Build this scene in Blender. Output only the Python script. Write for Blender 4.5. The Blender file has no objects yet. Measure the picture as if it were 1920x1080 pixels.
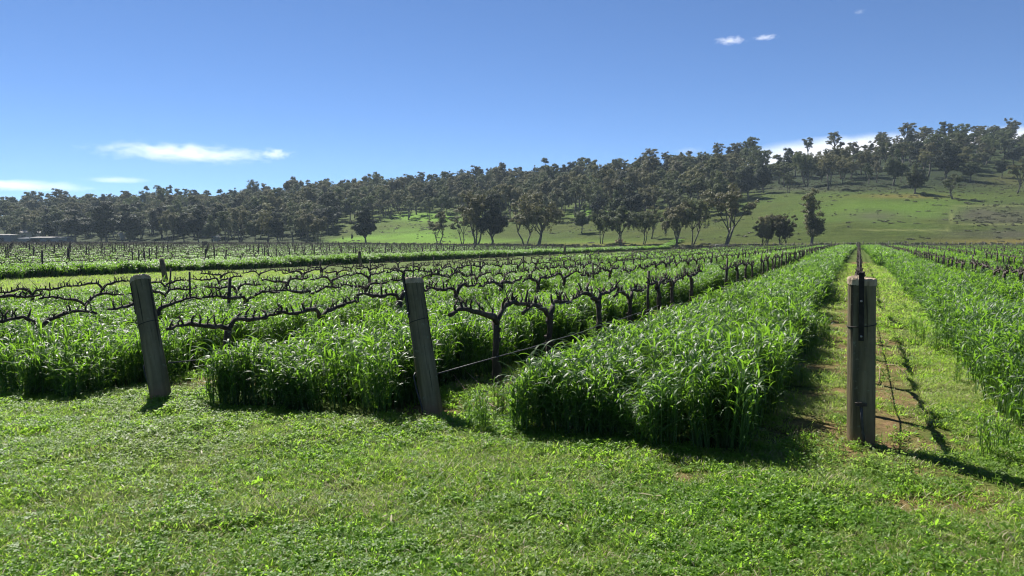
import time as _tm
_T0 = _tm.time()
import bpy, math, random
import numpy as np
from mathutils import Vector, Matrix, Euler

R = math.radians
rng = np.random.default_rng(7)
rnd = random.Random(11)
HAZE_D = .00016
SKY_AIR, SKY_DUST, SKY_OZ, SKY_S = .58, .0, 8.5, .056
SUN_E, EXPOSURE = 5.0, 1.27
scene = bpy.context.scene
COL = scene.collection

# ------------------------------------------------------------------ camera facts
F, CX, CY, HOR, CAM_H = 1387.0, 960.0, 540.0, 450.0, 1.6
PITCH = math.atan((CY - HOR) / F)
TH = math.atan((1608 - CX) / F)                  # direction the vine rows run in
UX, UY = math.sin(TH), math.cos(TH)

def ap(x, y): return x * UX + y * UY, x * UY - y * UX        # along the rows, across the rows
def xy(a, p): return a * UX + p * UY, a * UY - p * UX

# ------------------------------------------------------------------ terrain
def vnoise(x, y, seed=0):
    x = np.asarray(x, float); y = np.asarray(y, float)
    xi = np.floor(x).astype(np.int64); yi = np.floor(y).astype(np.int64)
    xf = x - xi; yf = y - yi
    def h(i, j):
        n = (i * 374761393 + j * 668265263 + seed * 1442695041) & 0x7fffffff
        n = ((n ^ (n >> 13)) * 1274126177) & 0x7fffffff
        return ((n ^ (n >> 16)) & 0xffff) / 65535.0
    u = xf * xf * (3 - 2 * xf); v = yf * yf * (3 - 2 * yf)
    return (h(xi, yi) * (1 - u) + h(xi + 1, yi) * u) * (1 - v) + (h(xi, yi + 1) * (1 - u) + h(xi + 1, yi + 1) * u) * v

def fbm(x, y, seed=0, o=3):
    s = 0; a = 0.5; t = 0
    for k in range(o):
        s = s + a * vnoise(np.asarray(x) * 2 ** k, np.asarray(y) * 2 ** k, seed + k); t += a; a *= .5
    return s / t

def ss(x, a, b):
    t = np.clip((np.asarray(x, float) - a) / (b - a), 0, 1)
    return t * t * (3 - 2 * t)

D0 = ([-900, -400, 0, 600, 1000, 1350, 1608, 1920, 2400, 3200], [330, 345, 325, 250, 195, 158, 140, 140, 150, 170])
D1 = ([-900, -400, 0, 400, 800, 1200, 1440, 1610, 1760, 1920, 2400, 3200], [560, 540, 520, 500, 480, 440, 415, 400, 410, 420, 440, 450])
YR = ([-900, -400, 0, 200, 400, 600, 800, 1000, 1200, 1350, 1440, 1540, 1610, 1672, 1750, 1900, 2400, 3200],
      [430, 422, 408, 398, 392, 376, 364, 352, 335, 319, 307, 297, 290, 287, 277, 269, 255, 250])

def px_of(x, y):
    y = np.maximum(np.asarray(y, float), 1e-3)
    return np.clip(CX + F * np.asarray(x) / y, -4000, 6000)

def hill_t(x, y):
    px = px_of(x, y)
    d0 = np.interp(px, *D0); d1 = np.interp(px, *D1)
    t = (np.asarray(y) - d0) / (d1 - d0)
    return np.where(np.asarray(y) > 5, t, -1.0)

def gz(x, y):
    x = np.asarray(x, float); y = np.asarray(y, float)
    a, p = ap(x, y)
    d = np.hypot(x, y)
    z = 0.05 * (fbm(x * .6, y * .6, 3) - .5) * (1 - ss(d, 25, 60))
    z = z + 0.025 * (vnoise(x * 2.3, y * 2.3, 9) - .5) * (1 - ss(d, 10, 20))
    z = z + np.interp(-p, [3.6, 6.6, 10, 13.3, 16.6, 20, 28, 41, 50, 80, 130, 200], [0, -.04, -.13, -.18, -.23, -.30, -.42, -.50, -.50, -.34, -.1, 0])
    px = px_of(x, y)
    t = hill_t(x, y)
    d1 = np.interp(px, *D1)
    zr = CAM_H + (HOR - np.interp(px, *YR)) / F * d1
    tc = np.clip(t, 0, 1)
    g = tc ** 1.22
    g = np.where(t > 1, 1.0 - 0.25 * np.clip(t - 1, 0, 2), g)
    hill = zr * g
    hill = hill + np.where(t > 0, ss(t, 0, .15) * (1 - ss(t, .85, 1.0)) * 3.0 * (fbm(x / 45, y / 45, 21) - .5), 0)
    ang = np.abs(np.arctan2(x, np.maximum(y, 1e-3)))
    return z + np.where(t > 0, hill * (1 - ss(ang, 1.15, 1.4)), 0)

def g1(x, y): return float(gz(np.array([x]), np.array([y]))[0])

c_, s_ = math.cos(PITCH), math.sin(PITCH)
def project(x, y, z):
    dz = z - CAM_H
    fw = y * c_ - dz * s_; up = y * s_ + dz * c_
    return CX + F * x / fw, CY - F * up / fw

def ray(px, py):
    X = (px - CX) / F; Z = -(py - CY) / F
    return X, c_ + Z * s_, -s_ + Z * c_

DSTEP = 2.0 * 1.003 ** np.arange(1960)
def ground_hit(px, py):
    X, Y, Z = ray(px, py)
    hit = CAM_H + Z / Y * DSTEP <= gz(X / Y * DSTEP, DSTEP)
    d = float(DSTEP[np.argmax(hit)]) if hit.any() else 700.0
    x = X / Y * d
    return x, d, g1(x, d)

def inview(x, y, m=260, dmin=2.4):
    x = np.asarray(x); y = np.asarray(y)
    px = CX + F * x / np.maximum(y, .01)
    return (y > dmin) & (px > -m) & (px < 1920 + m)

# ------------------------------------------------------------------ object helpers
def tag(o, label=None, cat=None, group=None, kind=None):
    if label: o['label'] = label
    if cat: o['category'] = cat
    if group: o['group'] = group
    if kind: o['kind'] = kind
    return o

def empty(name, loc, rz=0, scale=1.0):
    o = bpy.data.objects.new(name, None); COL.objects.link(o)
    o.location = loc; o.rotation_euler = (0, 0, rz); o.scale = (scale,) * 3
    o.empty_display_size = .1
    return o

class MB:
    def __init__(s): s.v = []; s.f = []; s.n = 0
    def add(s, verts, faces):
        s.v.extend(verts); n = s.n
        s.f.extend([tuple(i + n for i in f) for f in faces]); s.n += len(verts)
    def box(s, c, h, rot=None):
        vs = []
        for i in (-1, 1):
            for j in (-1, 1):
                for k in (-1, 1):
                    q = Vector((i * h[0], j * h[1], k * h[2]))
                    if rot is not None: q = rot @ q
                    vs.append(tuple(q + Vector(c)))
        s.add(vs, [(0, 1, 3, 2), (4, 6, 7, 5), (0, 4, 5, 1), (2, 3, 7, 6), (0, 2, 6, 4), (1, 5, 7, 3)])
    def tube(s, pts, radii, n=8, cap=True, jit=0.0, r=None):
        pts = [Vector(q) for q in pts]; m = len(pts)
        vs = []; fs = []
        t0 = (pts[1] - pts[0]).normalized()
        ref = Vector((0, 0, 1)) if abs(t0.z) < .8 else Vector((1, 0, 0))
        nx = t0.cross(ref).normalized()
        for i, q in enumerate(pts):
            t = (pts[min(i + 1, m - 1)] - pts[max(i - 1, 0)]).normalized()
            nx = (nx - t * nx.dot(t)).normalized(); ny = t.cross(nx)
            for k in range(n):
                an = 2 * math.pi * k / n
                rr = radii[i] * (1 + (r.uniform(-jit, jit) if jit else 0))
                vs.append(tuple(q + (nx * math.cos(an) + ny * math.sin(an)) * rr))
        for i in range(m - 1):
            for k in range(n):
                k2 = (k + 1) % n
                fs.append((i * n + k, i * n + k2, (i + 1) * n + k2, (i + 1) * n + k))
        if cap:
            fs.append(tuple(range(n - 1, -1, -1))); fs.append(tuple((m - 1) * n + k for k in range(n)))
        s.add(vs, fs)
    def mesh(s, name, mat=None, smooth=True):
        me = bpy.data.meshes.new(name); me.from_pydata([tuple(v) for v in s.v], [], s.f)
        if mat: me.materials.append(mat)
        if smooth: me.polygons.foreach_set('use_smooth', [True] * len(me.polygons))
        me.update(); return me
    def build(s, name, mat=None, parent=None, smooth=True):
        return link(name, s.mesh(name, mat, smooth), parent)

def link(name, me, parent=None):
    o = bpy.data.objects.new(name, me); COL.objects.link(o)
    if parent is not None: o.parent = parent
    return o

# ------------------------------------------------------------------ materials
def nodes_of(name):
    m = bpy.data.materials.new(name); m.use_nodes = True
    nt = m.node_tree; nt.nodes.clear()
    out = nt.nodes.new('ShaderNodeOutputMaterial')
    return m, nt, out

def N(nt, typ, **kw):
    n = nt.nodes.new(typ)
    for k, v in kw.items():
        if k.startswith('_'): setattr(n, k[1:], v)
        else: n.inputs[k.replace('__', ' ')].default_value = v
    return n

def wpos(nt): return nt.nodes.new('ShaderNodeNewGeometry').outputs['Position']
def opos(nt): return nt.nodes.new('ShaderNodeTexCoord').outputs['Object']

def noise(nt, vec, scale, detail=3, rough=.5, sc3=None):
    if sc3 is not None:
        mp = N(nt, 'ShaderNodeMapping'); mp.inputs['Scale'].default_value = sc3
        nt.links.new(vec, mp.inputs['Vector']); vec = mp.outputs[0]
    n = N(nt, 'ShaderNodeTexNoise', Scale=scale, Detail=detail, Roughness=rough)
    nt.links.new(vec, n.inputs['Vector'])
    return n.outputs['Fac']

def ramp(nt, fac, stops):
    r = nt.nodes.new('ShaderNodeValToRGB')
    el = r.color_ramp.elements
    while len(el) < len(stops): el.new(.5)
    for e, (p, c) in zip(el, stops):
        e.position = p; e.color = (*c, 1) if len(c) == 3 else c
    nt.links.new(fac, r.inputs['Fac']); return r.outputs['Color']

def mix(nt, fac, a, b, blend='MIX'):
    n = nt.nodes.new('ShaderNodeMix'); n.data_type = 'RGBA'; n.blend_type = blend
    for sock, val in ((n.inputs[0], fac), (n.inputs[6], a), (n.inputs[7], b)):
        if hasattr(val, 'links') or hasattr(val, 'node'): nt.links.new(val, sock)
        elif isinstance(val, (int, float)): sock.default_value = val
        else: sock.default_value = (*val, 1)
    return n.outputs[2]

def math_(nt, op, a, b=None, clamp=False):
    n = nt.nodes.new('ShaderNodeMath'); n.operation = op; n.use_clamp = clamp
    for sock, val in zip(n.inputs, (a, b)):
        if val is None: continue
        if isinstance(val, (int, float)): sock.default_value = val
        else: nt.links.new(val, sock)
    return n.outputs[0]

def bump(nt, height, strength, dist):
    b = N(nt, 'ShaderNodeBump', Strength=strength, Distance=dist)
    nt.links.new(height, b.inputs['Height']); return b.outputs[0]

def leaf_mat(name, dark, light, trans_col, trans, rough=.4, spec=.5, patch=None, pscale=.35, pr=(.45, .7), vary=False):
    m, nt, out = nodes_of(name)
    oi = nt.nodes.new('ShaderNodeObjectInfo')
    w = wpos(nt)
    n1 = noise(nt, w, 9.0, 2)
    f = math_(nt, 'ADD', math_(nt, 'MULTIPLY', oi.outputs['Random'], .55), math_(nt, 'MULTIPLY', n1, .55), True)
    c = mix(nt, f, dark, light)
    tc = mix(nt, f, tuple(x * .8 for x in trans_col), trans_col)
    if patch:
        n2 = noise(nt, w, pscale, 4, .6)
        mr = ramp(nt, n2, [(pr[0], (0, 0, 0)), (pr[1], (1, 1, 1))])
        c = mix(nt, mr, c, patch)
        tc = mix(nt, mr, tc, tuple(min(1, x * 1.6) for x in patch))
    if vary:                                          # every tree its own tint: some olive, some grey-green, some darker
        hv = N(nt, 'ShaderNodeHueSaturation')
        r2 = math_(nt, 'FRACT', math_(nt, 'MULTIPLY', oi.outputs['Random'], 17.31))
        r3 = math_(nt, 'FRACT', math_(nt, 'MULTIPLY', oi.outputs['Random'], 41.77))
        nt.links.new(math_(nt, 'ADD', math_(nt, 'MULTIPLY', r2, .05), .482), hv.inputs['Hue'])
        nt.links.new(math_(nt, 'ADD', math_(nt, 'MULTIPLY', r3, .75), .62), hv.inputs['Value'])
        nt.links.new(math_(nt, 'ADD', math_(nt, 'MULTIPLY', r2, .5), .85), hv.inputs['Saturation'])
        nt.links.new(c, hv.inputs['Color']); c = hv.outputs[0]
    pb = N(nt, 'ShaderNodeBsdfPrincipled', Roughness=rough)
    pb.inputs['Specular IOR Level'].default_value = spec
    nt.links.new(c, pb.inputs['Base Color'])
    tr = nt.nodes.new('ShaderNodeBsdfTranslucent'); nt.links.new(tc, tr.inputs['Color'])
    mx = N(nt, 'ShaderNodeMixShader', Fac=trans)
    nt.links.new(pb.outputs[0], mx.inputs[1]); nt.links.new(tr.outputs[0], mx.inputs[2])
    nt.links.new(mx.outputs[0], out.inputs['Surface'])
    return m

def plain_mat(name, stops, scale=6, rough=.8, metallic=0, bscale=40, bstr=.3, bdist=.01, sc3=None, spec=.3):
    m, nt, out = nodes_of(name)
    v = opos(nt)
    n1 = noise(nt, v, scale, 5, .6, sc3)
    c = ramp(nt, n1, stops)
    pb = N(nt, 'ShaderNodeBsdfPrincipled', Roughness=rough, Metallic=metallic)
    pb.inputs['Specular IOR Level'].default_value = spec
    nt.links.new(c, pb.inputs['Base Color'])
    n2 = noise(nt, v, bscale, 4, .6, sc3)
    nt.links.new(bump(nt, n2, bstr, bdist), pb.inputs['Normal'])
    nt.links.new(pb.outputs[0], out.inputs['Surface'])
    return m

M_crop = leaf_mat('crop_leaf', (.021, .056, .012), (.046, .104, .022), (.24, .48, .032), .42, .50, .46)
M_stem = leaf_mat('crop_stem', (.032, .08, .016), (.055, .12, .022), (.10, .22, .03), .25, .5, .3)
M_weed = leaf_mat('weed_leaf', (.040, .092, .010), (.105, .19, .022), (.35, .63, .05), .50, .50, .26,
                  patch=(.16, .22, .055), pscale=.45, pr=(.50, .68))
M_turf = leaf_mat('turf_blade', (.085, .16, .02), (.14, .23, .032), (.41, .64, .06), .49, .55, .2,
                  patch=(.22, .26, .085), pscale=.6, pr=(.48, .70))
M_dry = leaf_mat('dry_blade', (.25, .22, .12), (.36, .32, .19), (.4, .36, .2), .25, .6, .3)
M_gum = leaf_mat('gum_foliage', (.032, .045, .027), (.105, .118, .062), (.16, .20, .07), .24, .6, .12, vary=True)
M_gum2 = leaf_mat('olive_gum_foliage', (.048, .054, .032), (.15, .14, .078), (.2, .2, .08), .24, .6, .12, vary=True)
M_pine = leaf_mat('dark_foliage', (.018, .026, .022), (.036, .048, .034), (.05, .07, .03), .12, .6, .06)
M_blossom = leaf_mat('white_blossom', (.45, .45, .42), (.7, .69, .66), (.6, .6, .55), .3, .6, .2)
M_scrub = leaf_mat('scrub_foliage', (.06, .066, .04), (.125, .125, .085), (.1, .12, .05), .15, .6, .2)

def bark_mat(name, stops, stretch):
    return plain_mat(name, stops, 5, .85, 0, 26, .8, .02, stretch)
M_vine = bark_mat('vine_bark', [(.3, (.018, .014, .011)), (.5, (.05, .039, .030)), (.74, (.15, .122, .097))], (1, 1, .35))
M_gbark = bark_mat('gum_bark', [(.3, (.045, .038, .032)), (.6, (.12, .105, .09)), (.85, (.25, .225, .195))], (1, 1, .2))
M_steel = plain_mat('dark_steel', [(.3, (.012, .011, .011)), (.7, (.035, .03, .028))], 30, .6, .6, 80, .2, .002)
M_galv = plain_mat('zinc_wire', [(.3, (.25, .25, .26)), (.7, (.42, .42, .43))], 30, .4, .9, 80, .1, .002)
M_hose = plain_mat('black_hose', [(.3, (.03, .03, .032)), (.7, (.06, .06, .064))], 30, .5, 0, 80, .1, .002, spec=.25)
M_rust = plain_mat('weathered_stake', [(.3, (.03, .024, .02)), (.7, (.075, .06, .05))], 20, .8, 0, 60, .3, .004)
M_fence = plain_mat('fence_timber', [(.3, (.10, .09, .075)), (.7, (.2, .18, .155))], 12, .85, 0, 40, .4, .01)
M_cane = plain_mat('dry_cane', [(.3, (.14, .09, .06)), (.7, (.27, .2, .14))], 20, .8, 0, 60, .3, .004)

def post_mat():
    m, nt, out = nodes_of('post_timber')
    v = opos(nt)
    g = noise(nt, v, 9, 6, .65, (1, 1, .06))
    c = ramp(nt, g, [(.28, (.045, .038, .022)), (.5, (.14, .118, .068)), (.72, (.25, .21, .13))])
    st = noise(nt, v, 3.2, 4, .6)
    c = mix(nt, ramp(nt, st, [(.45, (0, 0, 0)), (.75, (.7, .7, .7))]), c, (.06, .055, .038))
    sep = nt.nodes.new('ShaderNodeSeparateXYZ'); nt.links.new(v, sep.inputs[0])
    # red soil splashed on the foot of the post
    zf = math_(nt, 'ADD', math_(nt, 'MULTIPLY', sep.outputs['Z'], -4.0), math_(nt, 'MULTIPLY', noise(nt, v, 7, 3), 1.3), True)
    c = mix(nt, math_(nt, 'MULTIPLY', zf, .75), c, (.27, .16, .095))
    ck = noise(nt, v, 22, 3, .5, (1, 1, .035))
    c = mix(nt, ramp(nt, ck, [(.60, (0, 0, 0)), (.66, (.85, .85, .85))]), c, (.018, .016, .011))
    li = noise(nt, v, 26, 4, .6)
    c = mix(nt, ramp(nt, li, [(.62, (0, 0, 0)), (.72, (.55, .55, .55))]), c, (.23, .245, .17))
    pb = N(nt, 'ShaderNodeBsdfPrincipled', Roughness=.9)
    pb.inputs['Specular IOR Level'].default_value = .15
    nt.links.new(c, pb.inputs['Base Color'])
    hh = math_(nt, 'SUBTRACT', noise(nt, v, 30, 6, .7, (1, 1, .05)), math_(nt, 'MULTIPLY', ck, 1.5))
    nt.links.new(bump(nt, hh, 1.0, .012), pb.inputs['Normal'])
    nt.links.new(pb.outputs[0], out.inputs['Surface'])
    return m
M_post = post_mat()
M_cut = plain_mat('cut_timber', [(.3, (.15, .11, .07)), (.5, (.32, .25, .165)), (.75, (.46, .38, .28))], 14, .8, 0, 60, .6, .006)

# ground of the vineyard
def ground_mat():
    m, nt, out = nodes_of('vineyard_ground')
    w = wpos(nt)
    soil = ramp(nt, noise(nt, w, 5, 6, .65), [(.3, (.10, .055, .032)), (.55, (.2, .115, .065)), (.75, (.3, .19, .115))])
    green = ramp(nt, noise(nt, w, 7, 6, .7), [(.3, (.028, .045, .009)), (.55, (.065, .10, .016)), (.75, (.14, .17, .04))])
    att = nt.nodes.new('ShaderNodeAttribute'); att.attribute_name = 'soil'
    k = math_(nt, 'ADD', math_(nt, 'MULTIPLY', math_(nt, 'SUBTRACT', noise(nt, w, 1.7, 5, .65), .5), 2.2), att.outputs['Fac'], True)
    c = mix(nt, k, green, soil)
    pb = N(nt, 'ShaderNodeBsdfPrincipled', Roughness=.95)
    pb.inputs['Specular IOR Level'].default_value = .1
    nt.links.new(c, pb.inputs['Base Color'])
    nt.links.new(bump(nt, noise(nt, w, 14, 6, .7), .8, .05), pb.inputs['Normal'])
    nt.links.new(pb.outputs[0], out.inputs['Surface'])
    return m

def hill_mat():
    m, nt, out = nodes_of('hill_pasture')
    w = wpos(nt)
    A = lambda n: (lambda a: (setattr(a, 'attribute_name', n), a.outputs['Fac'])[1])(nt.nodes.new('ShaderNodeAttribute'))
    lo = noise(nt, w, .035, 5, .6, (1, 1.0, 2.2))
    hi = noise(nt, w, .35, 5, .7, (.5, 1, 1.5))
    base = ramp(nt, lo, [(.32, (.06, .05, .016)), (.5, (.05, .066, .013)), (.66, (.045, .088, .014))])
    hi2 = noise(nt, w, 1.6, 5, .75, (.6, 1, 1.5))
    base = mix(nt, .35, base, ramp(nt, hi2, [(.35, (.018, .022, .008)), (.5, (.05, .064, .015)), (.68, (.12, .125, .04))]))
    base = mix(nt, .55, base, ramp(nt, hi, [(.3, (.028, .035, .012)), (.5, (.06, .078, .018)), (.72, (.115, .13, .035))]))
    base = mix(nt, A('bright'), base, (.13, .225, .03))
    base = mix(nt, A('dry'), base, (.17, .125, .045))
    base = mix(nt, A('heath'), base, ramp(nt, hi, [(.3, (.042, .038, .032)), (.7, (.10, .092, .075))]))
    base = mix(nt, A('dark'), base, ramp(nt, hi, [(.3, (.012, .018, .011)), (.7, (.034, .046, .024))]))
    base = mix(nt, 1.0, base, (.80, .90, .60), 'MULTIPLY')
    base = mix(nt, A('track'), base, (.16, .18, .06))
    pb = N(nt, 'ShaderNodeBsdfPrincipled', Roughness=.95)
    pb.inputs['Specular IOR Level'].default_value = .08
    nt.links.new(base, pb.inputs['Base Color'])
    nt.links.new(bump(nt, noise(nt, w, .9, 6, .7), .9, 1.0), pb.inputs['Normal'])
    nt.links.new(pb.outputs[0], out.inputs['Surface'])
    return m

# ------------------------------------------------------------------ ground + hill sheets (one grid, split at the foot of the hill)
angs = np.concatenate([np.linspace(-180, -66, 40)[:-1], np.linspace(-66, 66, 620), np.linspace(66, 180, 40)[1:]])
angs = np.radians(angs)[:-1]                                   # -180 == 180
rad = [0.5]
while rad[-1] < 850: rad.append(rad[-1] * (1.035 if rad[-1] < 100 else 1.008))
rad = np.array(rad)
AA, RR = np.meshgrid(angs, rad)
GX, GY = RR * np.sin(AA), RR * np.cos(AA)
GZ = gz(GX, GY)
GT = hill_t(GX, GY)
nr, na = GX.shape
verts = np.stack([GX, GY, GZ], -1).reshape(-1, 3)
i, j = np.meshgrid(np.arange(nr - 1), np.arange(na), indexing='ij')
j2 = (j + 1) % na
quads = np.stack([i * na + j, i * na + j2, (i + 1) * na + j2, (i + 1) * na + j], -1).reshape(-1, 4)[:, ::-1]
tq = GT.reshape(-1)[quads].min(1)
xq = verts[quads]
ang_q = np.abs(np.arctan2(xq[:, :, 0].mean(1), xq[:, :, 1].mean(1)))
is_hill = (tq > 0.0) & (ang_q < 1.4)

def np_mesh(name, verts, quads, mat, extra=(), attrs=None):
    used, inv = np.unique(quads, return_inverse=True)
    q = inv.reshape(quads.shape); v = verts[used]
    me = bpy.data.meshes.new(name)
    me.vertices.add(len(v)); me.vertices.foreach_set('co', v.astype(np.float32).ravel())
    k = quads.shape[1]
    me.loops.add(q.size); me.loops.foreach_set('vertex_index', q.astype(np.int32).ravel())
    me.polygons.add(len(q)); me.polygons.foreach_set('loop_start', (np.arange(len(q)) * k).astype(np.int32))
    me.polygons.foreach_set('loop_total', np.full(len(q), k, np.int32))
    me.polygons.foreach_set('use_smooth', np.ones(len(q), bool))
    me.update(calc_edges=True); me.validate()
    if attrs:
        for nme, arr in attrs.items():
            at = me.attributes.new(nme, 'FLOAT', 'POINT'); at.data.foreach_set('value', arr.ravel()[used].astype(np.float32))
    me.materials.append(mat)
    return me

print('T', round(_tm.time()-_T0,1))
# rows ------------------------------------------------------------
P3 = ground_hit(1614, 831); P2 = ground_hit(811, 776); P1 = ground_hit(303, 748)
rowp = {0: ap(*P3[:2])[1], -1: ap(*P2[:2])[1], -2: ap(*P1[:2])[1]}
rowa = {0: ap(*P3[:2])[0], -1: ap(*P2[:2])[0], -2: ap(*P1[:2])[0]}
for k in range(-3, -7, -1): rowp[k] = rowp[k + 1] - 3.33
for k in range(1, 9): rowp[k] = rowp[k - 1] + 3.5
TRACK0, TRACK1 = rowp[-6] - 1.6, -39.6
FAR0 = TRACK1 - 4.6
far_rows = [FAR0 - 3.6 * k for k in range(0, 86)]
def a_end(p): return np.interp(p, [-400, -160, 0, 30, 100], [194, 192, 141, 152, 168])

a_, p_ = ap(GX, GY)
def lane_soil(a, p):
    s = np.full(np.shape(p), -.55)
    for k in rowp:
        d = np.abs(p - rowp[k])
        s = np.maximum(s, np.where(a > 5.6, .56 - .9 * np.abs(d - .2), -1))
    return s
soil = lane_soil(a_, p_)
soil = np.where((p_ < TRACK0 + .5) | (np.hypot(GX, GY) > 60), -.8, soil)
for (qx, qy, rr, st) in [(1545, 690, .55, .5), (1770, 930, .5, .75), (1690, 690, .7, .5), (1290, 905, .35, .5), (930, 715, .55, .5), (1040, 880, .4, .2), (840, 775, .2, .8), (180, 830, .5, .1), (1540, 600, .6, .5), (1700, 820, .4, .45)]:
    hx, hy, _ = ground_hit(qx, qy)
    soil = np.maximum(soil, st * (1.2 - np.hypot(GX - hx, GY - hy) / rr))
at_g = {'soil': soil}
PX = px_of(GX, GY)
def blob(cx, cy, sx, sy): return np.exp(-((PX - cx) / sx) ** 2 - ((PYV - cy) / sy) ** 2)
PYV = project(GX, np.maximum(GY, .1), GZ)[1]
nz = fbm(GX / 30, GY / 30, 77, 4)
at_h = {
    'bright': np.clip(1.5 * blob(735, 445, 120, 16) * (nz > 0.0) * (.4 + nz) + 1.4 * blob(800, 408, 60, 9) + 1.2 * blob(1100, 400, 30, 12) + .9 * blob(960, 455, 220, 6) + .8 * blob(1610, 440, 90, 10) + .5 * blob(1700, 395, 200, 30), 0, 1) * ss(nz, .25, .6),
    'dry': np.clip(1.2 * blob(1690, 368, 70, 4) + 1.2 * blob(1870, 452, 110, 5) + .8 * blob(1840, 340, 90, 12) + .5 * blob(1150, 458, 400, 4), 0, 1) * ss(nz, .2, .55),
    'heath': np.clip(1.5 * blob(1870, 405, 90, 20) + 1.3 * blob(1860, 440, 110, 8) + 1.0 * blob(1500, 352, 170, 6) + .8 * blob(1640, 405, 60, 10), 0, 1) * ss(nz, .22, .45),
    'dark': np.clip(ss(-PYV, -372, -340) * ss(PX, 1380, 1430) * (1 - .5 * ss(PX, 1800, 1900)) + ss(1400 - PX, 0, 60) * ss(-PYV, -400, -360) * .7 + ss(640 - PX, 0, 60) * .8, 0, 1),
    'track': np.clip(np.exp(-((PYV - 431.5 - (PX - 1700) * .004) / 1.3) ** 2) * ss(PX, 1590, 1640) * (1 - ss(PX, 1770, 1790)) * .8 + np.exp(-((PYV - 420.5) / 1.3) ** 2) * ss(PX, 1780, 1800) * .7
                     + np.exp(-((PX - 1775 + (PYV - 430) * .25) / 3) ** 2) * ss(PYV, 385, 392) * (1 - ss(PYV, 430, 434)) * .6 + np.exp(-((PYV - 386) / 1.3) ** 2) * ss(PX, 1770, 1800) * .6, 0, 1),
}
ground = link('ground', np_mesh('ground', verts, quads[~is_hill], ground_mat(), attrs=at_g)); tag(ground, kind='structure')
# close the small hole under the camera
cb = MB(); cb.add([tuple(verts[k]) for k in range(na)] + [(0, 0, g1(0, .3))], [(k, (k + 1) % na, na) for k in range(na)])
bm_me = cb.mesh('ground_under_camera', ground.data.materials[0]); 
import bmesh
bm = bmesh.new(); bm.from_mesh(ground.data); bm.from_mesh(bm_me); bm.to_mesh(ground.data); bm.free(); bpy.data.meshes.remove(bm_me)
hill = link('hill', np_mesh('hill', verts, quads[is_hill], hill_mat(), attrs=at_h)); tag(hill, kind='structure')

# ------------------------------------------------------------------ geometry-node scatter (only for uncountable stuff)
TREES = {}
def gn_tree(coll):
    if coll.name in TREES: return TREES[coll.name]
    ng = bpy.data.node_groups.new('scatter_' + coll.name, 'GeometryNodeTree')
    ng.interface.new_socket('Geometry', in_out='INPUT', socket_type='NodeSocketGeometry')
    ng.interface.new_socket('Geometry', in_out='OUTPUT', socket_type='NodeSocketGeometry')
    gi = ng.nodes.new('NodeGroupInput'); go = ng.nodes.new('NodeGroupOutput')
    ci = ng.nodes.new('GeometryNodeCollectionInfo'); ci.inputs['Collection'].default_value = coll
    ci.inputs['Separate Children'].default_value = True; ci.inputs['Reset Children'].default_value = True
    iop = ng.nodes.new('GeometryNodeInstanceOnPoints'); iop.inputs['Pick Instance'].default_value = True
    def na_(n, t):
        q = ng.nodes.new('GeometryNodeInputNamedAttribute'); q.data_type = t; q.inputs['Name'].default_value = n
        return q.outputs['Attribute']
    e2r = ng.nodes.new('FunctionNodeEulerToRotation')
    L = ng.links.new
    L(gi.outputs[0], iop.inputs['Points']); L(ci.outputs[0], iop.inputs['Instance'])
    L(na_('idx', 'INT'), iop.inputs['Instance Index'])
    L(na_('rot', 'FLOAT_VECTOR'), e2r.inputs[0]); L(e2r.outputs[0], iop.inputs['Rotation'])
    L(na_('scl', 'FLOAT_VECTOR'), iop.inputs['Scale'])
    L(iop.outputs[0], go.inputs[0])
    TREES[coll.name] = ng
    return ng

def scatter(name, coll, x, y, z=None, tilt=.12, sxy=1.0, sz=1.0, var=.2, rz=None, label=None, cat=None, group=None):
    n = len(x); 
    if n == 0: return None
    z = gz(x, y) if z is None else z
    me = bpy.data.meshes.new(name); me.vertices.add(n)
    me.vertices.foreach_set('co', np.stack([x, y, z], -1).astype(np.float32).ravel())
    rot = np.stack([rng.uniform(-tilt, tilt, n), rng.uniform(-tilt, tilt, n), rng.uniform(0, 6.283, n) if rz is None else rz], -1)
    sv = rng.uniform(1 - var, 1 + var, n)
    scl = np.stack([sxy * sv, sxy * sv, sz * sv * np.ones(n)], -1)
    at = me.attributes.new('rot', 'FLOAT_VECTOR', 'POINT'); at.data.foreach_set('vector', rot.astype(np.float32).ravel())
    at = me.attributes.new('scl', 'FLOAT_VECTOR', 'POINT'); at.data.foreach_set('vector', scl.astype(np.float32).ravel())
    at = me.attributes.new('idx', 'INT', 'POINT'); at.data.foreach_set('value', rng.integers(0, len(coll.objects), n).astype(np.int32))
    o = link(name, me); md = o.modifiers.new('scatter', 'NODES'); md.node_group = gn_tree(coll)
    tag(o, label, cat, group, 'stuff')
    return o

def source(name, meshes):
    c = bpy.data.collections.new(name)
    for k, me in enumerate(meshes):
        o = bpy.data.objects.new(name, me); o['kind'] = 'stuff'; c.objects.link(o)
    return c

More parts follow.
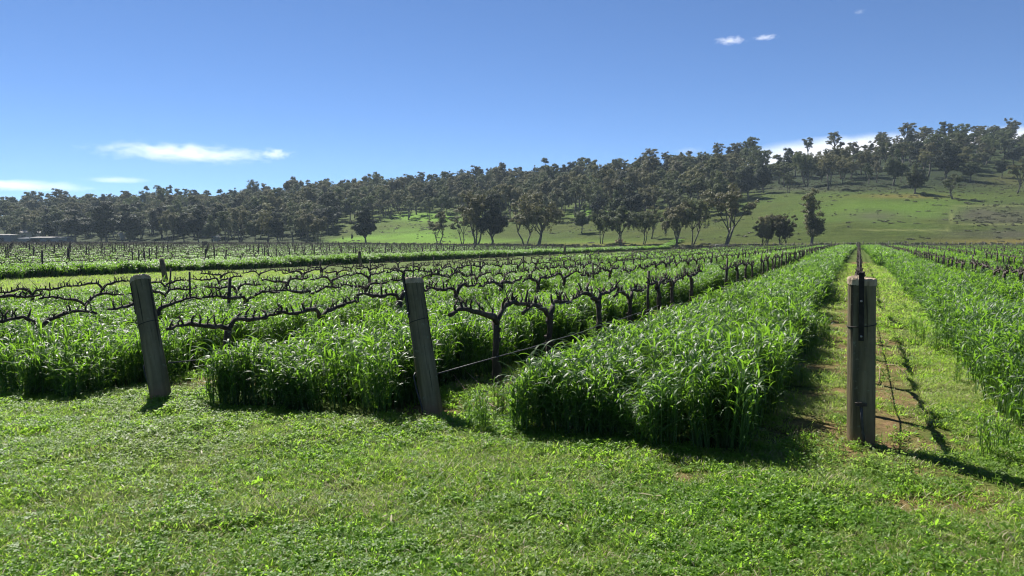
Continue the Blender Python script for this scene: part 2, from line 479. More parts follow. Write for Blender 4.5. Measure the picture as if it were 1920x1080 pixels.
# blades -----------------------------------------------------------
class Blades:
    def __init__(s): s.v = []; s.f = []; s.m = []
    def blade(s, b, az, el, bend, L, w, n=5, prof=None, tw=0, mi=0):
        q = np.array(b, float); st = L / n; base = len(s.v)
        wd = np.array([-math.sin(az), math.cos(az), 0])
        for k in range(n + 1):
            t = k / n
            e = el - bend * t ** 1.3
            d = np.array([math.cos(az) * math.cos(e), math.sin(az) * math.cos(e), math.sin(e)])
            up = np.cross(d, wd)
            ww = w * (prof[k] if prof else (min(1, .45 + 2.2 * t) * (1 - t ** 3)))
            an = tw * t
            wv = wd * math.cos(an) + up * math.sin(an)
            s.v.append(q - wv * ww * .5); s.v.append(q + wv * ww * .5)
            q = q + d * st
        for k in range(n):
            i0 = base + 2 * k
            s.f.append((i0, i0 + 1, i0 + 3, i0 + 2)); s.m.append(mi)
    def mesh(s, name, mats):
        me = bpy.data.meshes.new(name)
        me.from_pydata([tuple(v) for v in s.v], [], s.f)
        for m in mats: me.materials.append(m)
        me.polygons.foreach_set('material_index', s.m)
        me.polygons.foreach_set('use_smooth', [True] * len(s.f))
        me.update(); return me

def crop_tuft(seed, culms=13, rad=.11, hmin=.46, hmax=.68, wide=1.0, nl=7, seg=6):
    r = random.Random(seed); B = Blades()
    for _ in range(culms):
        an = r.uniform(0, 6.283); rr = rad * math.sqrt(r.random())
        b = np.array([rr * math.cos(an), rr * math.sin(an), -.02])
        h = r.uniform(hmin, hmax); la = r.uniform(0, 6.283); ln = r.uniform(0, .16)
        top = b + np.array([math.cos(la) * ln * h, math.sin(la) * ln * h, h])
        B.blade(b, la, math.pi / 2 - ln, 0.02, h, .006 * wide, 2, [1, 1, .7], 0, 1)
        B.blade(b, la + 1.57, math.pi / 2 - .01, 0.02, h, .006 * wide, 2, [1, 1, .7], 0, 1)
        a0 = r.uniform(0, 6.283)
        for k in range(nl):
            t = .12 + .88 * ((k + r.uniform(0, .6)) / nl) ** .75
            t = min(t, 1)
            q = b + (top - b) * t
            az = a0 + math.pi * k + r.gauss(0, .5)
            L = r.uniform(.13, .25)
            B.blade(q, az, r.uniform(1.05, 1.45), r.uniform(1.2, 3.0), L, r.uniform(.011, .018) * wide, seg, None, r.uniform(-1.2, 1.2), 0)
    return B.mesh('crop_tuft', [M_crop, M_stem])

def far_clump(seed):
    r = random.Random(seed); B = Blades()
    for _ in range(130):
        b = (r.uniform(-.55, .55), r.uniform(-.4, .4), -.02); az = r.uniform(0, 6.283)
        h = r.uniform(.4, .66)
        B.blade(b, az, 1.45, .15, h, .02, 2, [1, 1, .8], 0, 1)
        q = (b[0], b[1], h * r.uniform(.55, .95))
        for _k in range(2):
            B.blade(q, r.uniform(0, 6.283), r.uniform(.9, 1.4), r.uniform(1.2, 2.6), r.uniform(.25, .4), r.uniform(.03, .05), 4, None, r.uniform(-1, 1), 0)
    return B.mesh('crop_clump', [M_crop, M_stem])

def weed_broad(seed):
    r = random.Random(seed); B = Blades()
    for _ in range(r.randint(20, 28)):
        an = r.uniform(0, 6.283); rr = .055 * math.sqrt(r.random())
        b = (rr * math.cos(an), rr * math.sin(an), -.005)
        el = r.uniform(.35, 1.3); L = r.uniform(.03, .07)
        B.blade(b, an + r.gauss(0, .6), el, r.uniform(.4, 1.5), L, r.uniform(.009, .017), 5, [.12, .16, .6, 1, .8, .08], r.uniform(-.7, .7), 0)
    return B.mesh('weed_rosette', [M_weed])

def weed_clover(seed):
    r = random.Random(seed); B = Blades()
    for _ in range(r.randint(16, 24)):
        an = r.uniform(0, 6.283); rr = .06 * math.sqrt(r.random()); h = r.uniform(.02, .065)
        b = (rr * math.cos(an), rr * math.sin(an), -.003)
        B.blade(b, an, 1.35, .2, h, .0018, 2, [1, 1, 1], 0, 0)
        q = (b[0] + .2 * h * math.cos(an), b[1] + .2 * h * math.sin(an), h * .95)
        a0 = r.uniform(0, 6.283)
        for k in range(3):
            B.blade(q, a0 + 2.094 * k, r.uniform(.0, .9), r.uniform(.1, .6), r.uniform(.011, .019), r.uniform(.009, .014), 3, [.25, .9, 1, .35], 0, 0)
    return B.mesh('clover_patch', [M_weed])

def turf(seed, dry=0.0):
    r = random.Random(seed); B = Blades()
    for _ in range(26):
        an = r.uniform(0, 6.283); rr = .07 * math.sqrt(r.random())
        b = (rr * math.cos(an), rr * math.sin(an), -.005)
        B.blade(b, r.uniform(0, 6.283), r.uniform(.5, 1.4), r.uniform(.4, 1.6), r.uniform(.035, .09), r.uniform(.003, .006), 4, None, r.uniform(-1, 1), 1 if r.random() < dry else 0)
    return B.mesh('turf_tuft', [M_turf, M_dry])

C_crop = source('cover_crop_plants', [crop_tuft(s) for s in range(8)])
C_far = source('cover_crop_clumps', [far_clump(100 + s) for s in range(5)])
C_weed = source('ground_weeds', [weed_broad(200 + s) for s in range(6)] + [weed_clover(220 + s) for s in range(4)])
C_turf = source('turf_grass', [turf(240 + s, .10 if s < 4 else .4) for s in range(6)])

print('T', round(_tm.time()-_T0,1))
# ------------------------------------------------------------------ crop strips
def grid_pts(a0, a1, p0, p1, dens):
    n = max(1, int((a1 - a0) * abs(p1 - p0) * dens))
    return rng.uniform(a0, a1, n), rng.uniform(min(p0, p1), max(p0, p1), n)

def strip_pts(c, hw, a0, a1, seed):
    """tufts of one strip: dense near, wider and sparser far away"""
    xs, ys, sx, sz = [], [], [], []
    bands = [(a0, 14, 52, 1.0), (14, 26, 30, 1.2), (26, 45, 15, 1.6)]
    for (b0, b1, dens, s) in bands:
        b0 = max(b0, a0)
        if b1 <= b0: continue
        a, p = grid_pts(b0, min(b1, a1), c - hw, c + hw, dens)
        edge = hw - .12 - (.10 if s > 1.1 else 0) - (.12 if s > 1.5 else 0) + .08 * (fbm(a * .9, p * 0 + seed, 31) - .5) * 2
        keep = np.abs(p - c) < edge
        endn = a0 + .35 * fbm(p * 2.5, a * 0 + 3, seed + 50) + (.22 * (p - c + hw) if seed == ord('b') else 0)
        keep &= a > endn
        a, p = a[keep], p[keep]
        x, y = xy(a, p); k = inview(x, y); a, p, x, y = a[k], p[k], x[k], y[k]
        h = .66 + .55 * fbm(a * 1.2, p * 1.7, seed + 5)
        if seed == ord('a'): h = h * (.98 + .13 * np.clip((p - c) / hw, -1, 1))
        h = h * (1 - .38 * np.exp(-((p - c - .12 - .06 * np.sin(a * .9)) / .14) ** 2))
        h = h * (1 - .25 * ss(np.abs(p - c), hw - .25, hw + .1)) * (.8 + .2 * ss(a, a0, a0 + .5))
        xs.append(x); ys.append(y); sx.append(np.full(len(x), s)); sz.append(h)
    return [np.concatenate(q) for q in (xs, ys, sx, sz)]

def far_strip_pts(c, hw, a0, a1, seed, f=1.0):
    xs, ys, sx, sz = [], [], [], []
    for (b0, b1, dens, s) in [(45, 80, 4.2, 1.0), (80, 130, 2.4, 1.25), (130, 400, 1.2, 1.8)]:
        b0 = max(b0, a0); b1 = min(b1, a1)
        if b1 <= b0: continue
        a, p = grid_pts(b0, b1, c - hw + .62, c + hw - .62, dens * f * .85)
        x, y = xy(a, p); k = inview(x, y, 150); a, p, x, y = a[k], p[k], x[k], y[k]
        xs.append(x); ys.append(y); sx.append(np.full(len(x), s)); sz.append(.85 + .4 * fbm(a * .4, p * 1.2, seed))
    if not xs: return [np.zeros(0)] * 4
    return [np.concatenate(q) for q in (xs, ys, sx, sz)]

mid = lambda i, j: (rowp[i] + rowp[j]) / 2
strips = {}
strips['a'] = (mid(0, -1) + .07, 1.06, 5.4, 'broad tall cover crop strip between upright post and middle leaning post')
strips['b'] = (mid(-1, -2) + .15, 1.06, 5.0, 'tall cover crop strip between the two leaning end posts')
strips['c'] = (mid(-2, -3) - .05, .98, 4.75, 'tall cover crop strip just beyond the outer leaning end post')
strips['d'] = (mid(0, 1) + .38, 1.04, 5.6, 'tall blue-green cover crop strip beside the bare lane of the upright post')
for key, (c, hw, a0, lab) in strips.items():
    q = strip_pts(c, hw, a0, 45, hash(key) % 7 + 3 if False else ord(key))
    scatter('cover_crop', C_crop, q[0], q[1], None, .14, q[2], q[3], .16, label=lab, cat='cover crop', group='cover crop strips between the vine rows')
# remaining strips of the near block, one mass per level of detail
q_n, q_f = [], []
ks = sorted(rowp)
for i0, i1 in zip(ks[:-1], ks[1:]):
    c = mid(i0, i1)
    near_done = any(abs(c - s[0]) < .9 for s in strips.values())
    if not near_done:
        qq = strip_pts(c, .92, 6.0, 45, 90 + i0); qq[3] = qq[3] * .88; q_n.append(qq)
    qq = far_strip_pts(c + (.2 if i0 == 0 else 0), 1.1, 45, float(a_end(c)), 60 + i0, 1.4); qq[3] = qq[3] * (.95 if i0 in (0, -1) else .84); q_f.append(qq)
Q = [np.concatenate([q[k] for q in q_n]) for k in range(4)]
scatter('cover_crop', C_crop, Q[0], Q[1], None, .14, Q[2], Q[3], .16, label='tall green cover crop filling the farther rows of the near block', cat='cover crop', group='cover crop strips between the vine rows')
Q = [np.concatenate([q[k] for q in q_f]) for k in range(4)]
scatter('cover_crop', C_far, Q[0], Q[1], None, .1, Q[2], Q[3], .16, rz=None, label='distant end of the cover crop running to the foot of the hill', cat='cover crop', group='cover crop strips between the vine rows')
# hedge-like strip on the far side of the grass track
hp = TRACK1 - 1.0
q = strip_pts(hp, 1.0, 15, 45, 300); q2 = far_strip_pts(hp, 1.15, 45, 185, 301, 1.8)
scatter('cover_crop', C_far, *(np.concatenate([q[k][::3] if False else q[k][::2], q2[k]]) for k in range(2)), None, .1,
        np.concatenate([q[2][::2] * .62, q2[2]]), np.concatenate([q[3][::2] * .95, q2[3] * .95]), .15,
        label='hedge-like cover crop band along the far edge of the grass track', cat='cover crop', group='cover crop strips between the vine rows')
QF = []
for k, p in enumerate(far_rows):
    c = p - 1.8
    for (a0, a1) in ((15, 45),):
        a, pp = grid_pts(a0, a1, c - .55, c + .55, 6.0)
        x, y = xy(a, pp); kk = inview(x, y, 150)
        QF.append([x[kk], y[kk], np.full(kk.sum(), .95), .55 + .35 * fbm(a[kk] * .4, pp[kk], 5)])
    qq = far_strip_pts(c, 1.15, 45, float(a_end(c)), 400 + k, 1.0 if k < 20 else .6)
    qq[3] = qq[3] * .62
    QF.append(qq)
Q = [np.concatenate([q[k] for q in QF]) for k in range(4)]
scatter('cover_crop', C_far, Q[0], Q[1], None, .1, Q[2], Q[3], .16, label='low green cover crop of the vineyard block beyond the grass track', cat='cover crop', group='cover crop strips between the vine rows')
print('far clumps', len(Q[0]))

print('T', round(_tm.time()-_T0,1))
# ------------------------------------------------------------------ ground cover
def in_strip(a, p):
    r = np.zeros(np.shape(a), bool)
    for c, hw, a0, _ in strips.values(): r |= (np.abs(p - c) < hw - .15) & (a > a0 + .3)
    for i0, i1 in zip(ks[:-1], ks[1:]):
        c = mid(i0, i1)
        if not any(abs(c - s[0]) < .9 for s in strips.values()): r |= (np.abs(p - c) < .85) & (a > 6.2)
    return r

def cover(d0, d1, dens):
    """random points on the ground between two distances"""
    w = (1920 / 2 + 330) / F
    n = int(dens * w * (d1 * d1 - d0 * d0))
    y = np.sqrt(rng.uniform(d0 * d0, d1 * d1, n)); x = rng.uniform(-w, w, n) * y
    return x, y

def soil_at(x, y):
    a, p = ap(x, y)
    s = lane_soil(a, p)
    for (qx, qy, rr, st) in SOILSPOTS: s = np.maximum(s, st * (1.2 - np.hypot(x - qx, y - qy) / rr))
    return s + 2.2 * (fbm(x * 1.7, y * 1.7, 44, 3) - .5) * .7
SOILSPOTS = []
for (qx, qy, rr, st) in [(1545, 690, .55, .6), (1770, 930, .45, .9), (1690, 690, .7, .6), (1290, 905, .3, .6), (930, 715, .55, .6), (840, 775, .2, .9), (1540, 600, .6, .6), (1700, 820, .4, .5)]:
    hx, hy, _ = ground_hit(qx, qy); SOILSPOTS.append((hx, hy, rr, st))
gx_, gy_ = [], []
W = [[], [], [], []]; T = [[], [], [], []]
for (d0, d1, dw, dt, s) in [(2.4, 6, 760, 900, .85), (6, 10, 430, 560, 1.0), (10, 18, 140, 190, 1.4), (18, 48, 34, 60, 2.2)]:
    for dens, S, kind in ((dw, W, 0), (dt, T, 1)):
        x, y = cover(d0, d1, dens)
        a, p = ap(x, y)
        lush = fbm(x * .55 + 9, y * .8, 61, 4)
        keep = ~in_strip(a, p)
        so = soil_at(x, y)
        keep &= (so < (.06 if kind == 0 else .26)) | (rng.random(len(x)) < .10)
        if kind == 0: keep &= (a < 6.4) | (rng.random(len(x)) < .45)
        pr = np.clip((lush - .34) * 4.5, .12, 1) if kind == 0 else np.clip((.66 - lush) * 5.5, .22, 1)
        keep &= rng.random(len(x)) < pr
        keep &= p > TRACK1 + .2
        if kind == 0: keep &= p > TRACK0 - 3
        x, y, lush = x[keep], y[keep], lush[keep]
        S[0].append(x); S[1].append(y)
        tall = ss(fbm(x * 1.9, y * 2.6, 71, 3), .42, .68)
        S[2].append(np.full(len(x), s) * (.7 + .5 * lush + .35 * tall)); S[3].append(np.full(len(x), s) * np.minimum(.35 + .7 * lush + .9 * tall * lush, 1.15))
# taller broad-leaved clumps where the photograph shows darker, lusher patches
for (qx, qy, rr, n) in [(855, 742, .42, 150), (640, 850, .55, 110), (250, 880, .7, 120), (1560, 870, .5, 130), (1700, 905, .45, 80), (1010, 960, .5, 70), (380, 960, .6, 80), (1300, 1010, .4, 60), (120, 1000, .5, 70), (905, 790, .3, 70), (1420, 985, .5, 60), (700, 1030, .45, 60), (330, 735, .3, 40)]:
    hx, hy, _ = ground_hit(qx, qy)
    x = hx + rng.normal(0, rr * .5, n); y = hy + rng.normal(0, rr * .6, n); q = rng.uniform(.75, 1.1, n)
    W[0].append(x); W[1].append(y); W[2].append(q); W[3].append(q * rng.uniform(.9, 1.3, n))
W = [np.concatenate(q) for q in W]; T = [np.concatenate(q) for q in T]
scatter('ground_weeds', C_weed, W[0], W[1], None, .3, W[2] * .92, W[3] * .92, .2, label='low broad-leaved weeds and clover covering the headland and lanes', cat='weeds')
scatter('turf_grass', C_turf, T[0], T[1], None, .25, T[2], T[3], .3, label='fine pale mown grass growing among the headland weeds', cat='grass')
print('weeds', len(W[0]), 'turf', len(T[0]))
def straw(seed):
    r = random.Random(seed); B = Blades()
    for _ in range(4):
        B.blade((r.uniform(-.06, .06), r.uniform(-.06, .06), r.uniform(.012, .035)), r.uniform(0, 6.283), r.uniform(-.15, .35), r.uniform(.0, .5), r.uniform(.03, .09), r.uniform(.004, .011), 4, None, r.uniform(-.8, .8), 0)
    return B.mesh('dead_straw', [M_dry])
C_straw = source('dead_straw', [straw(260 + q) for q in range(5)])
x, y = cover(2.4, 11, 13); a, p = ap(x, y); k = ~in_strip(a, p) & (rng.random(len(x)) < ss(fbm(x * .8, y * 1.1, 91, 3), .35, .7))
scatter('dead_straw', C_straw, x[k], y[k], None, .25, 1.0, 1.0, .4, label='bits of pale dead straw and leaf litter lying on the weeds', cat='straw')
# loose taller cereal plants along strip ends
x, y = [], []
for key in strips:
    c, hw, a0, _ = strips[key]
    a, p = grid_pts(a0, 16, c - hw - .3, c - hw, 2.2); X, Y = xy(a, p); x.append(X); y.append(Y)
    a, p = grid_pts(a0 + .3, 16, c + hw, c + hw + .25, 1.6); X, Y = xy(a, p); x.append(X); y.append(Y)
c, hw, a0, _ = strips['a']
a, p = grid_pts(a0 - .1, a0 + .8, c - hw - .25, c - hw + .15, 22); X, Y = xy(a, p); x.append(X); y.append(Y)
x = np.concatenate(x); y = np.concatenate(y); k = inview(x, y)
scatter('stray_cereal', C_crop, x[k], y[k], None, .2, .5, .5, .35, label='short stray cereal plants fringing the cover crop strips', cat='cereal plants')

# ------------------------------------------------------------------ end posts
def end_post(base, top, r0, r1, label, bar_top, bar_len, bar_side, ring_z, groove, clamp_z=None):
    """base/top: world points; the post leans from one to the other"""
    b = Vector(base); t = Vector(top); ax = (t - b); L = ax.length
    root = empty('end_post', b)
    zaxis = ax.normalized()
    xaxis = Vector((UY, -UX, 0)); xaxis = (xaxis - zaxis * xaxis.dot(zaxis)).normalized()
    yaxis = zaxis.cross(xaxis)                       # +y runs along the row, -y faces the headland
    root.rotation_euler = Matrix((xaxis, yaxis, zaxis)).transposed().to_euler()
    n = 72; m = 36; r = random.Random(int(L * 1000))
    vs, fs = [], []
    ph = [r.uniform(0, 6.28) for _ in range(6)]
    for i in range(m + 1):
        z = -.15 + (L + .15) * i / m
        f = max(0, z / L)
        rad = r0 + (r1 - r0) * f
        for k in range(n):
            an = 2 * math.pi * k / n
            q = rad * (1 + .012 * math.sin(2 * an + ph[0] + z * .8) + .010 * math.sin(3 * an + ph[1]) + .006 * math.sin(7 * an + ph[2] + z * 3))
            for (ga, w, dp, z0, z1) in groove:
                d = abs((an - ga + math.pi) % (2 * math.pi) - math.pi)
                wob = .04 * math.sin(z * 6 + ph[3])
                d = abs(d + wob)
                if d < w and z0 < z < z1: q -= dp * (1 - d / w) * min(1, (z - z0) * 8, (z1 - z) * 8)
            zz = z
            if i == m: zz = z - .006 + .012 * math.sin(an + ph[4]) + r.uniform(-.003, .003); q *= .985
            vs.append((q * math.cos(an), q * math.sin(an), zz))
    for i in range(m):
        for k in range(n):
            k2 = (k + 1) % n
            fs.append((i * n + k, i * n + k2, (i + 1) * n + k2, (i + 1) * n + k))
    M = MB(); M.add(vs, fs); tb = M.build('timber', M_post, root)
    # weathered cut top, slightly bigger than the shaft so its edge reads as a rim
    M = MB(); vs, fs = [], []
    rings = [1.045, 1.05, .99, .75, .4]
    zt = [L - .045, L - .006, L + .008, L + .013, L + .016]
    for rr, z in zip(rings, zt):
        for k in range(n):
            an = 2 * math.pi * k / n
            q = r1 * rr * (1 + .012 * math.sin(2 * an + ph[0] + L * .8) + .010 * math.sin(3 * an + ph[1]) + (r.uniform(-.02, .02) if rr > .9 else 0))
            vs.append((q * math.cos(an), q * math.sin(an), z + .008 * math.sin(an + ph[4]) + r.uniform(-.004, .004)))
    for i in range(len(rings) - 1):
        for k in range(n):
            k2 = (k + 1) % n
            fs.append((i * n + k, i * n + k2, (i + 1) * n + k2, (i + 1) * n + k))
    vs.append((0, 0, L + .015)); c = len(vs) - 1; o = (len(rings) - 1) * n
    for k in range(n): fs.append((o + k, o + (k + 1) % n, c))
    M.add(vs, fs); M.build('cut_top', M_cut, root, smooth=False)
    # flat steel bar bolted to the side that faces the headland
    if bar_len:
        an = bar_side; M = MB(); rad = (r1 + (r0 - r1) * .15) + .004
        cx, cy = math.cos(an), math.sin(an)
        rot = Matrix.Rotation(an, 3, 'Z')
        M.box((cx * rad, cy * rad, L + bar_top - bar_len / 2), (.005, .019, bar_len / 2), rot)
        bar = M.build('steel_bar', M_steel, root, smooth=False)
        for z in (L + bar_top - bar_len * .42, L + bar_top - bar_len + .035):
            M = MB(); M.tube([(cx * (rad + .004), cy * (rad + .004), z), (cx * (rad + .016), cy * (rad + .016), z)], [.009, .008], 10)
            M.build('bolt', M_galv, bar)
    # wire wrapped round the head
    f = ring_z / L; rr = r0 + (r1 - r0) * f + .004
    M = MB(); pts = [(rr * 1.012 * math.cos(q), rr * 1.012 * math.sin(q), ring_z + .012 * math.sin(q * 1 + 1)) for q in np.linspace(0, 2 * math.pi, 40)]
    M.tube(pts, [.0035] * 40, 6); M.build('wire_tie', M_steel, root)
    if clamp_z:
        rr = r0 + (r1 - r0) * clamp_z / L
        M = MB(); M.box((.0, -rr - .010, clamp_z), (.042, .010, .012)); M.box((0, -rr - .024, clamp_z), (.012, .008, .02))
        cl = M.build('hose_clamp', M_rust, root, smooth=False)
        M = MB(); M.tube([(.0, -rr - .014, clamp_z - .012), (.005, -rr - .016, clamp_z * .6), (.015, -rr - .012, clamp_z * .3), (.03, -rr - .012, -.03)], [.011, .011, .010, .010], 8)
        M.build('drip_riser', M_hose, root)
    else:
        rr = r0 + (r1 - r0) * .28
        an = bar_side - .25; q = Vector((math.cos(an), math.sin(an), 0))
        M = MB(); pts = [q * (rr + .006) + Vector((0, 0, .40)), q * (rr + .03) + Vector((0, 0, .37)), q * (rr + .022) + Vector((.0, 0, .25)), q * (rr + .01) + Vector((.02, 0, .08)), q * (rr + .01) + Vector((.03, -.01, -.03))]
        M.tube(pts, [.009] * 5, 8); M.build('drip_riser', M_hose, root)
    tag(root, label, 'post', 'end posts of the vine rows')
    return root

def at_depth(px, py, d):
    X, Y, Z = ray(px, py)
    return (X / Y * d, d, CAM_H + Z / Y * d)
Q = math.pi
front = -Q / 2
t3 = at_depth(1616, 523, P3[1] + .015)
t2 = at_depth(774, 524, P2[1] + .27)
t1 = at_depth(263, 521, P1[1] + .27)
end_post(P3, t3, .104, .101, 'thick upright round timber post with steel bar at its centre', .055, .53, front - .02, t3[2] - P3[2] - .36, [(front + .55, .06, .012, -.2, .34)], .33)
end_post(P2, t2, .098, .090, 'leaning timber post with steel bar sticking up above its top', .06, .42, front - .55, 1.22 - .34, [(front + .1, .03, .008, .78, 1.2), (front - .5, .10, .02, .02, .36)])
end_post(P1, t1, .104, .096, 'leaning dark timber post with long crack, in front of left rows', -.01, .36, front - 1.0, 1.18 - .38, [(front + .35, .035, .012, .3, .82), (front - .6, .09, .02, .02, .36)])

print('T', round(_tm.time()-_T0,1))
# ------------------------------------------------------------------ vines
def wob(r, s): return r.uniform(-s, s)
def vine_parts(seed, n=8, seg=7, fine=True):
    r = random.Random(seed)
    lean = wob(r, .10); fork = r.uniform(.60, .71) if fine else r.uniform(.68, .75); cord = r.uniform(.74, .81)
    T = MB()
    pts, rr = [], []
    bx, by = wob(r, .05), wob(r, .05)
    for k in range(seg + 1):
        t = k / seg
        pts.append((lean * t + bx * math.sin(t * 3.1) + wob(r, .008), by * math.sin(t * 2.6) + wob(r, .012), -.06 + (fork + .06) * t))
        rr.append((.054 - .018 * min(1, t * 1.6) + .010 * max(0, t - .8) * 5) * r.uniform(.86, 1.18))
    T.tube(pts, rr, n, jit=.12, r=r)
    if fine:
        for _ in range(5):                               # knots and shaggy bark lumps
            k = r.randint(1, seg - 1); q = Vector(pts[k]); an = r.uniform(0, 6.28)
            d = Vector((math.cos(an), math.sin(an), .6)) * .045
            T.tube([q, q + d * .7, q + d * 1.25], [.03, .026, .008], 6)
    arms = []
    head = Vector(pts[-1])
    for sgn in (-1, 1):
        A = MB(); Ln = r.uniform(.84, .96); ns = 13 if fine else 6
        swan = r.uniform(.10, .22)
        ap_, ar = [], []
        for k in range(ns + 1):
            t = k / ns
            u = t * Ln
            z = head.z + (cord - head.z) * (1 - math.exp(-u / swan * 1.6)) + (.03 if fine else .015) * math.sin(u * 7 + seed + sgn) + wob(r, .012)
            y = head.y * (1 - t) + wob(r, .018) + .02 * math.sin(u * 5 + seed)
            ap_.append((head.x + sgn * u, y, z - (.03 if k == 0 else 0)))
            ar.append((.031 - .014 * t) * r.uniform(.78, 1.3) * (1 if fine else .8))
        A.tube(ap_, ar, n if fine else 5, jit=.15, r=r)
        u = r.uniform(.08, .16)
        while u < Ln - .02:
            t = u / Ln * ns; k = int(t); f = t - k
            k2 = min(k + 1, ns)
            q = Vector(ap_[k]).lerp(Vector(ap_[k2]), f)
            h = r.uniform(.05, .15) * (1.3 if r.random() < .15 else 1)
            d = Vector((wob(r, .6), wob(r, .5), 1)).normalized()
            q1 = q + d * h * .5; q2 = q + (d + Vector((wob(r, .5), wob(r, .4), .2))).normalized() * h
            w = r.uniform(.009, .016)
            A.tube([q - d * .01, q1, q2], [w * 1.3, w, w * .62], 5 if fine else 3)
            if r.random() < .55:
                d2 = (d + Vector((wob(r, 1.2), wob(r, .9), .1))).normalized()
                A.tube([q1, q1 + d2 * h * .35, q1 + d2 * h * r.uniform(.6, 1.1)], [w * .8, w * .65, w * .4], 5 if fine else 3)
            if r.random() < .22:
                d2 = Vector((wob(r, 1), wob(r, .6), r.uniform(.3, 1))).normalized(); Lc = r.uniform(.12, .24)
                A.tube([q1, q1 + d2 * Lc * .5 + Vector((0, 0, .01)), q1 + d2 * Lc + Vector((wob(r, .04), 0, .04))], [w * .5, w * .4, w * .22], 4 if fine else 3)
            u += r.uniform(.05, .15) if fine else r.uniform(.13, .2)
        arms.append(A)
    return T, arms

VN = [vine_parts(500 + s) for s in range(14)]
VN = [(t.mesh('trunk', M_vine), [a.mesh('arm', M_vine) for a in arms]) for t, arms in VN]
def far_vine(seed):
    t, arms = vine_parts(seed, 5, 4, False)
    for a in arms: t.add(a.v, a.f)
    return t
VF = [far_vine(560 + s) for s in range(8)]
VFm = [m.mesh('grapevine', M_vine) for m in VF]

ORD = ['first', 'second', 'third', 'fourth', 'fifth', 'sixth', 'seventh', 'eighth', 'ninth', 'tenth', 'eleventh', 'twelfth']
ROWNAME = {0: 'behind the upright post', -1: 'behind the middle leaning post', -2: 'behind the outer leaning post', -3: 'one row beyond the outer leaning post',
           -4: 'two rows beyond the outer leaning post', -5: 'three rows beyond the outer leaning post', -6: 'in the last row before the wide grass track',
           1: 'one row right of the upright post',
           2: 'two rows right of the upright post'}
VROW = math.atan2(UY, UX)                              # local x of a vine runs along its row
first_a = {0: rowa[0] + 1.0, -1: 7.05, -2: 6.15, -3: 6.2, -6: 18.8}
allv = []
for k, p in rowp.items():
    a = first_a.get(k, 6.0 + rnd.uniform(.4, 1.6))
    i = 0
    while a < a_end(p) - 1:
        x, y = xy(a + rnd.uniform(-.08, .08), p + rnd.uniform(-.04, .04))
        i += 1
        miss = rnd.random() < .05 and i > 4
        if inview(x, y, 120) and not miss: allv.append((math.hypot(x, y), x, y, k, i))
        a += 1.78
farv = []
for k, p in enumerate(far_rows):
    a = 12.0 + rnd.uniform(0, 1.7)
    while a < a_end(p) - 1:
        x, y = xy(a, p)
        if inview(x, y, 90) and rnd.random() > .06: farv.append((math.hypot(x, y), x, y, None, 0))
        a += 1.78
allv.sort()
n_ind = 296
seen = {}
for c, (d, x, y, k, i) in enumerate(allv[:n_ind]):
    z = g1(x, y); near = d < 34
    seen[k] = seen.get(k, 0) + 1
    o_n = seen[k]
    rz = VROW + (math.pi if rnd.random() < .5 else 0) + rnd.uniform(-.05, .05)
    sc = rnd.uniform(.92, 1.08)
    lim = 12 if k in (-1, -2) else 8 if k in (-3, 1) else 0
    if near:
        o = empty('grapevine', (x, y, z), rz, sc)
        t, arms = VN[rnd.randrange(len(VN))]
        link('trunk', t, o)
        for am in arms: link('arm', am, o)
    else:
        o = link('grapevine', VFm[rnd.randrange(len(VFm))]); o.location = (x, y, z); o.rotation_euler = (0, 0, rz); o.scale = (sc,) * 3
    rn = ROWNAME.get(k, 'in the rows far to the right of the upright post')
    if o_n <= lim: lab = f'bare pruned grapevine, {ORD[o_n - 1]} in view {rn}'
    else: lab = f'gnarled bare grapevine farther along, {rn}'
    tag(o, lab, 'grapevine', 'grapevines ' + rn)
def one_mesh(name, meshes, insts):
    """many small far copies as ONE mesh (used for stuff only)"""
    vv, ff, off = [], [], 0
    arr = [np.array(m.v) for m in meshes]
    fq = [[f for f in m.f] for m in meshes]
    for (x, y, z, rz, s) in insts:
        k = rnd.randrange(len(meshes)); c, sn = math.cos(rz) * s, math.sin(rz) * s
        v = arr[k]; w = np.stack([v[:, 0] * c - v[:, 1] * sn + x, v[:, 0] * sn + v[:, 1] * c + y, v[:, 2] * s + z], -1)
        vv.append(w); ff.append((off, k)); off += len(w)
    return vv, ff
C_fv = source('distant_vines', VFm)
rest = allv[n_ind:] + farv
X = np.array([v[1] for v in rest]); Y = np.array([v[2] for v in rest])
scatter('distant_vines', C_fv, X, Y, None, .03, rng.uniform(.95, 1.1, len(X)), 1.0, .04, rz=VROW + math.pi * rng.integers(0, 2, len(X)), label='countless dark bare vines in the rows beyond the grass track and far away', cat='grapevines')
print('vines', len(allv), 'rest', len(rest))

# stakes in the rows -------------------------------------------------
def stake_mesh(seed, h, w):
    r = random.Random(seed); M = MB()
    M.tube([(0, 0, -.05), (wob(r, .01), wob(r, .01), h * .5), (wob(r, .02), wob(r, .02), h)], [w, w * .97, w * .95], 8)
    return M
SK = [stake_mesh(700 + s, rnd.uniform(.95, 1.12), rnd.uniform(.022, .032)) for s in range(4)]
SKm = [m.mesh('vine_stake', M_rust) for m in SK]
SKt = [stake_mesh(710 + s, rnd.uniform(1.25, 1.45), rnd.uniform(.04, .055)) for s in range(3)]
SKtm = [m.mesh('vine_stake', M_rust) for m in SKt]
st, st2 = [], []
for k, p in rowp.items():
    a = first_a.get(k, 7.0) + {-1: 6.3, -2: 1.85 + 1.8, 0: 5.5, -3: 2.9}.get(k, 3.0 + (k * 1.7) % 4)
    while a < a_end(p) - 1:
        x, y = xy(a + .3, p)
        if inview(x, y, 100): st.append((math.hypot(x, y), x, y, k))
        a += 8.9
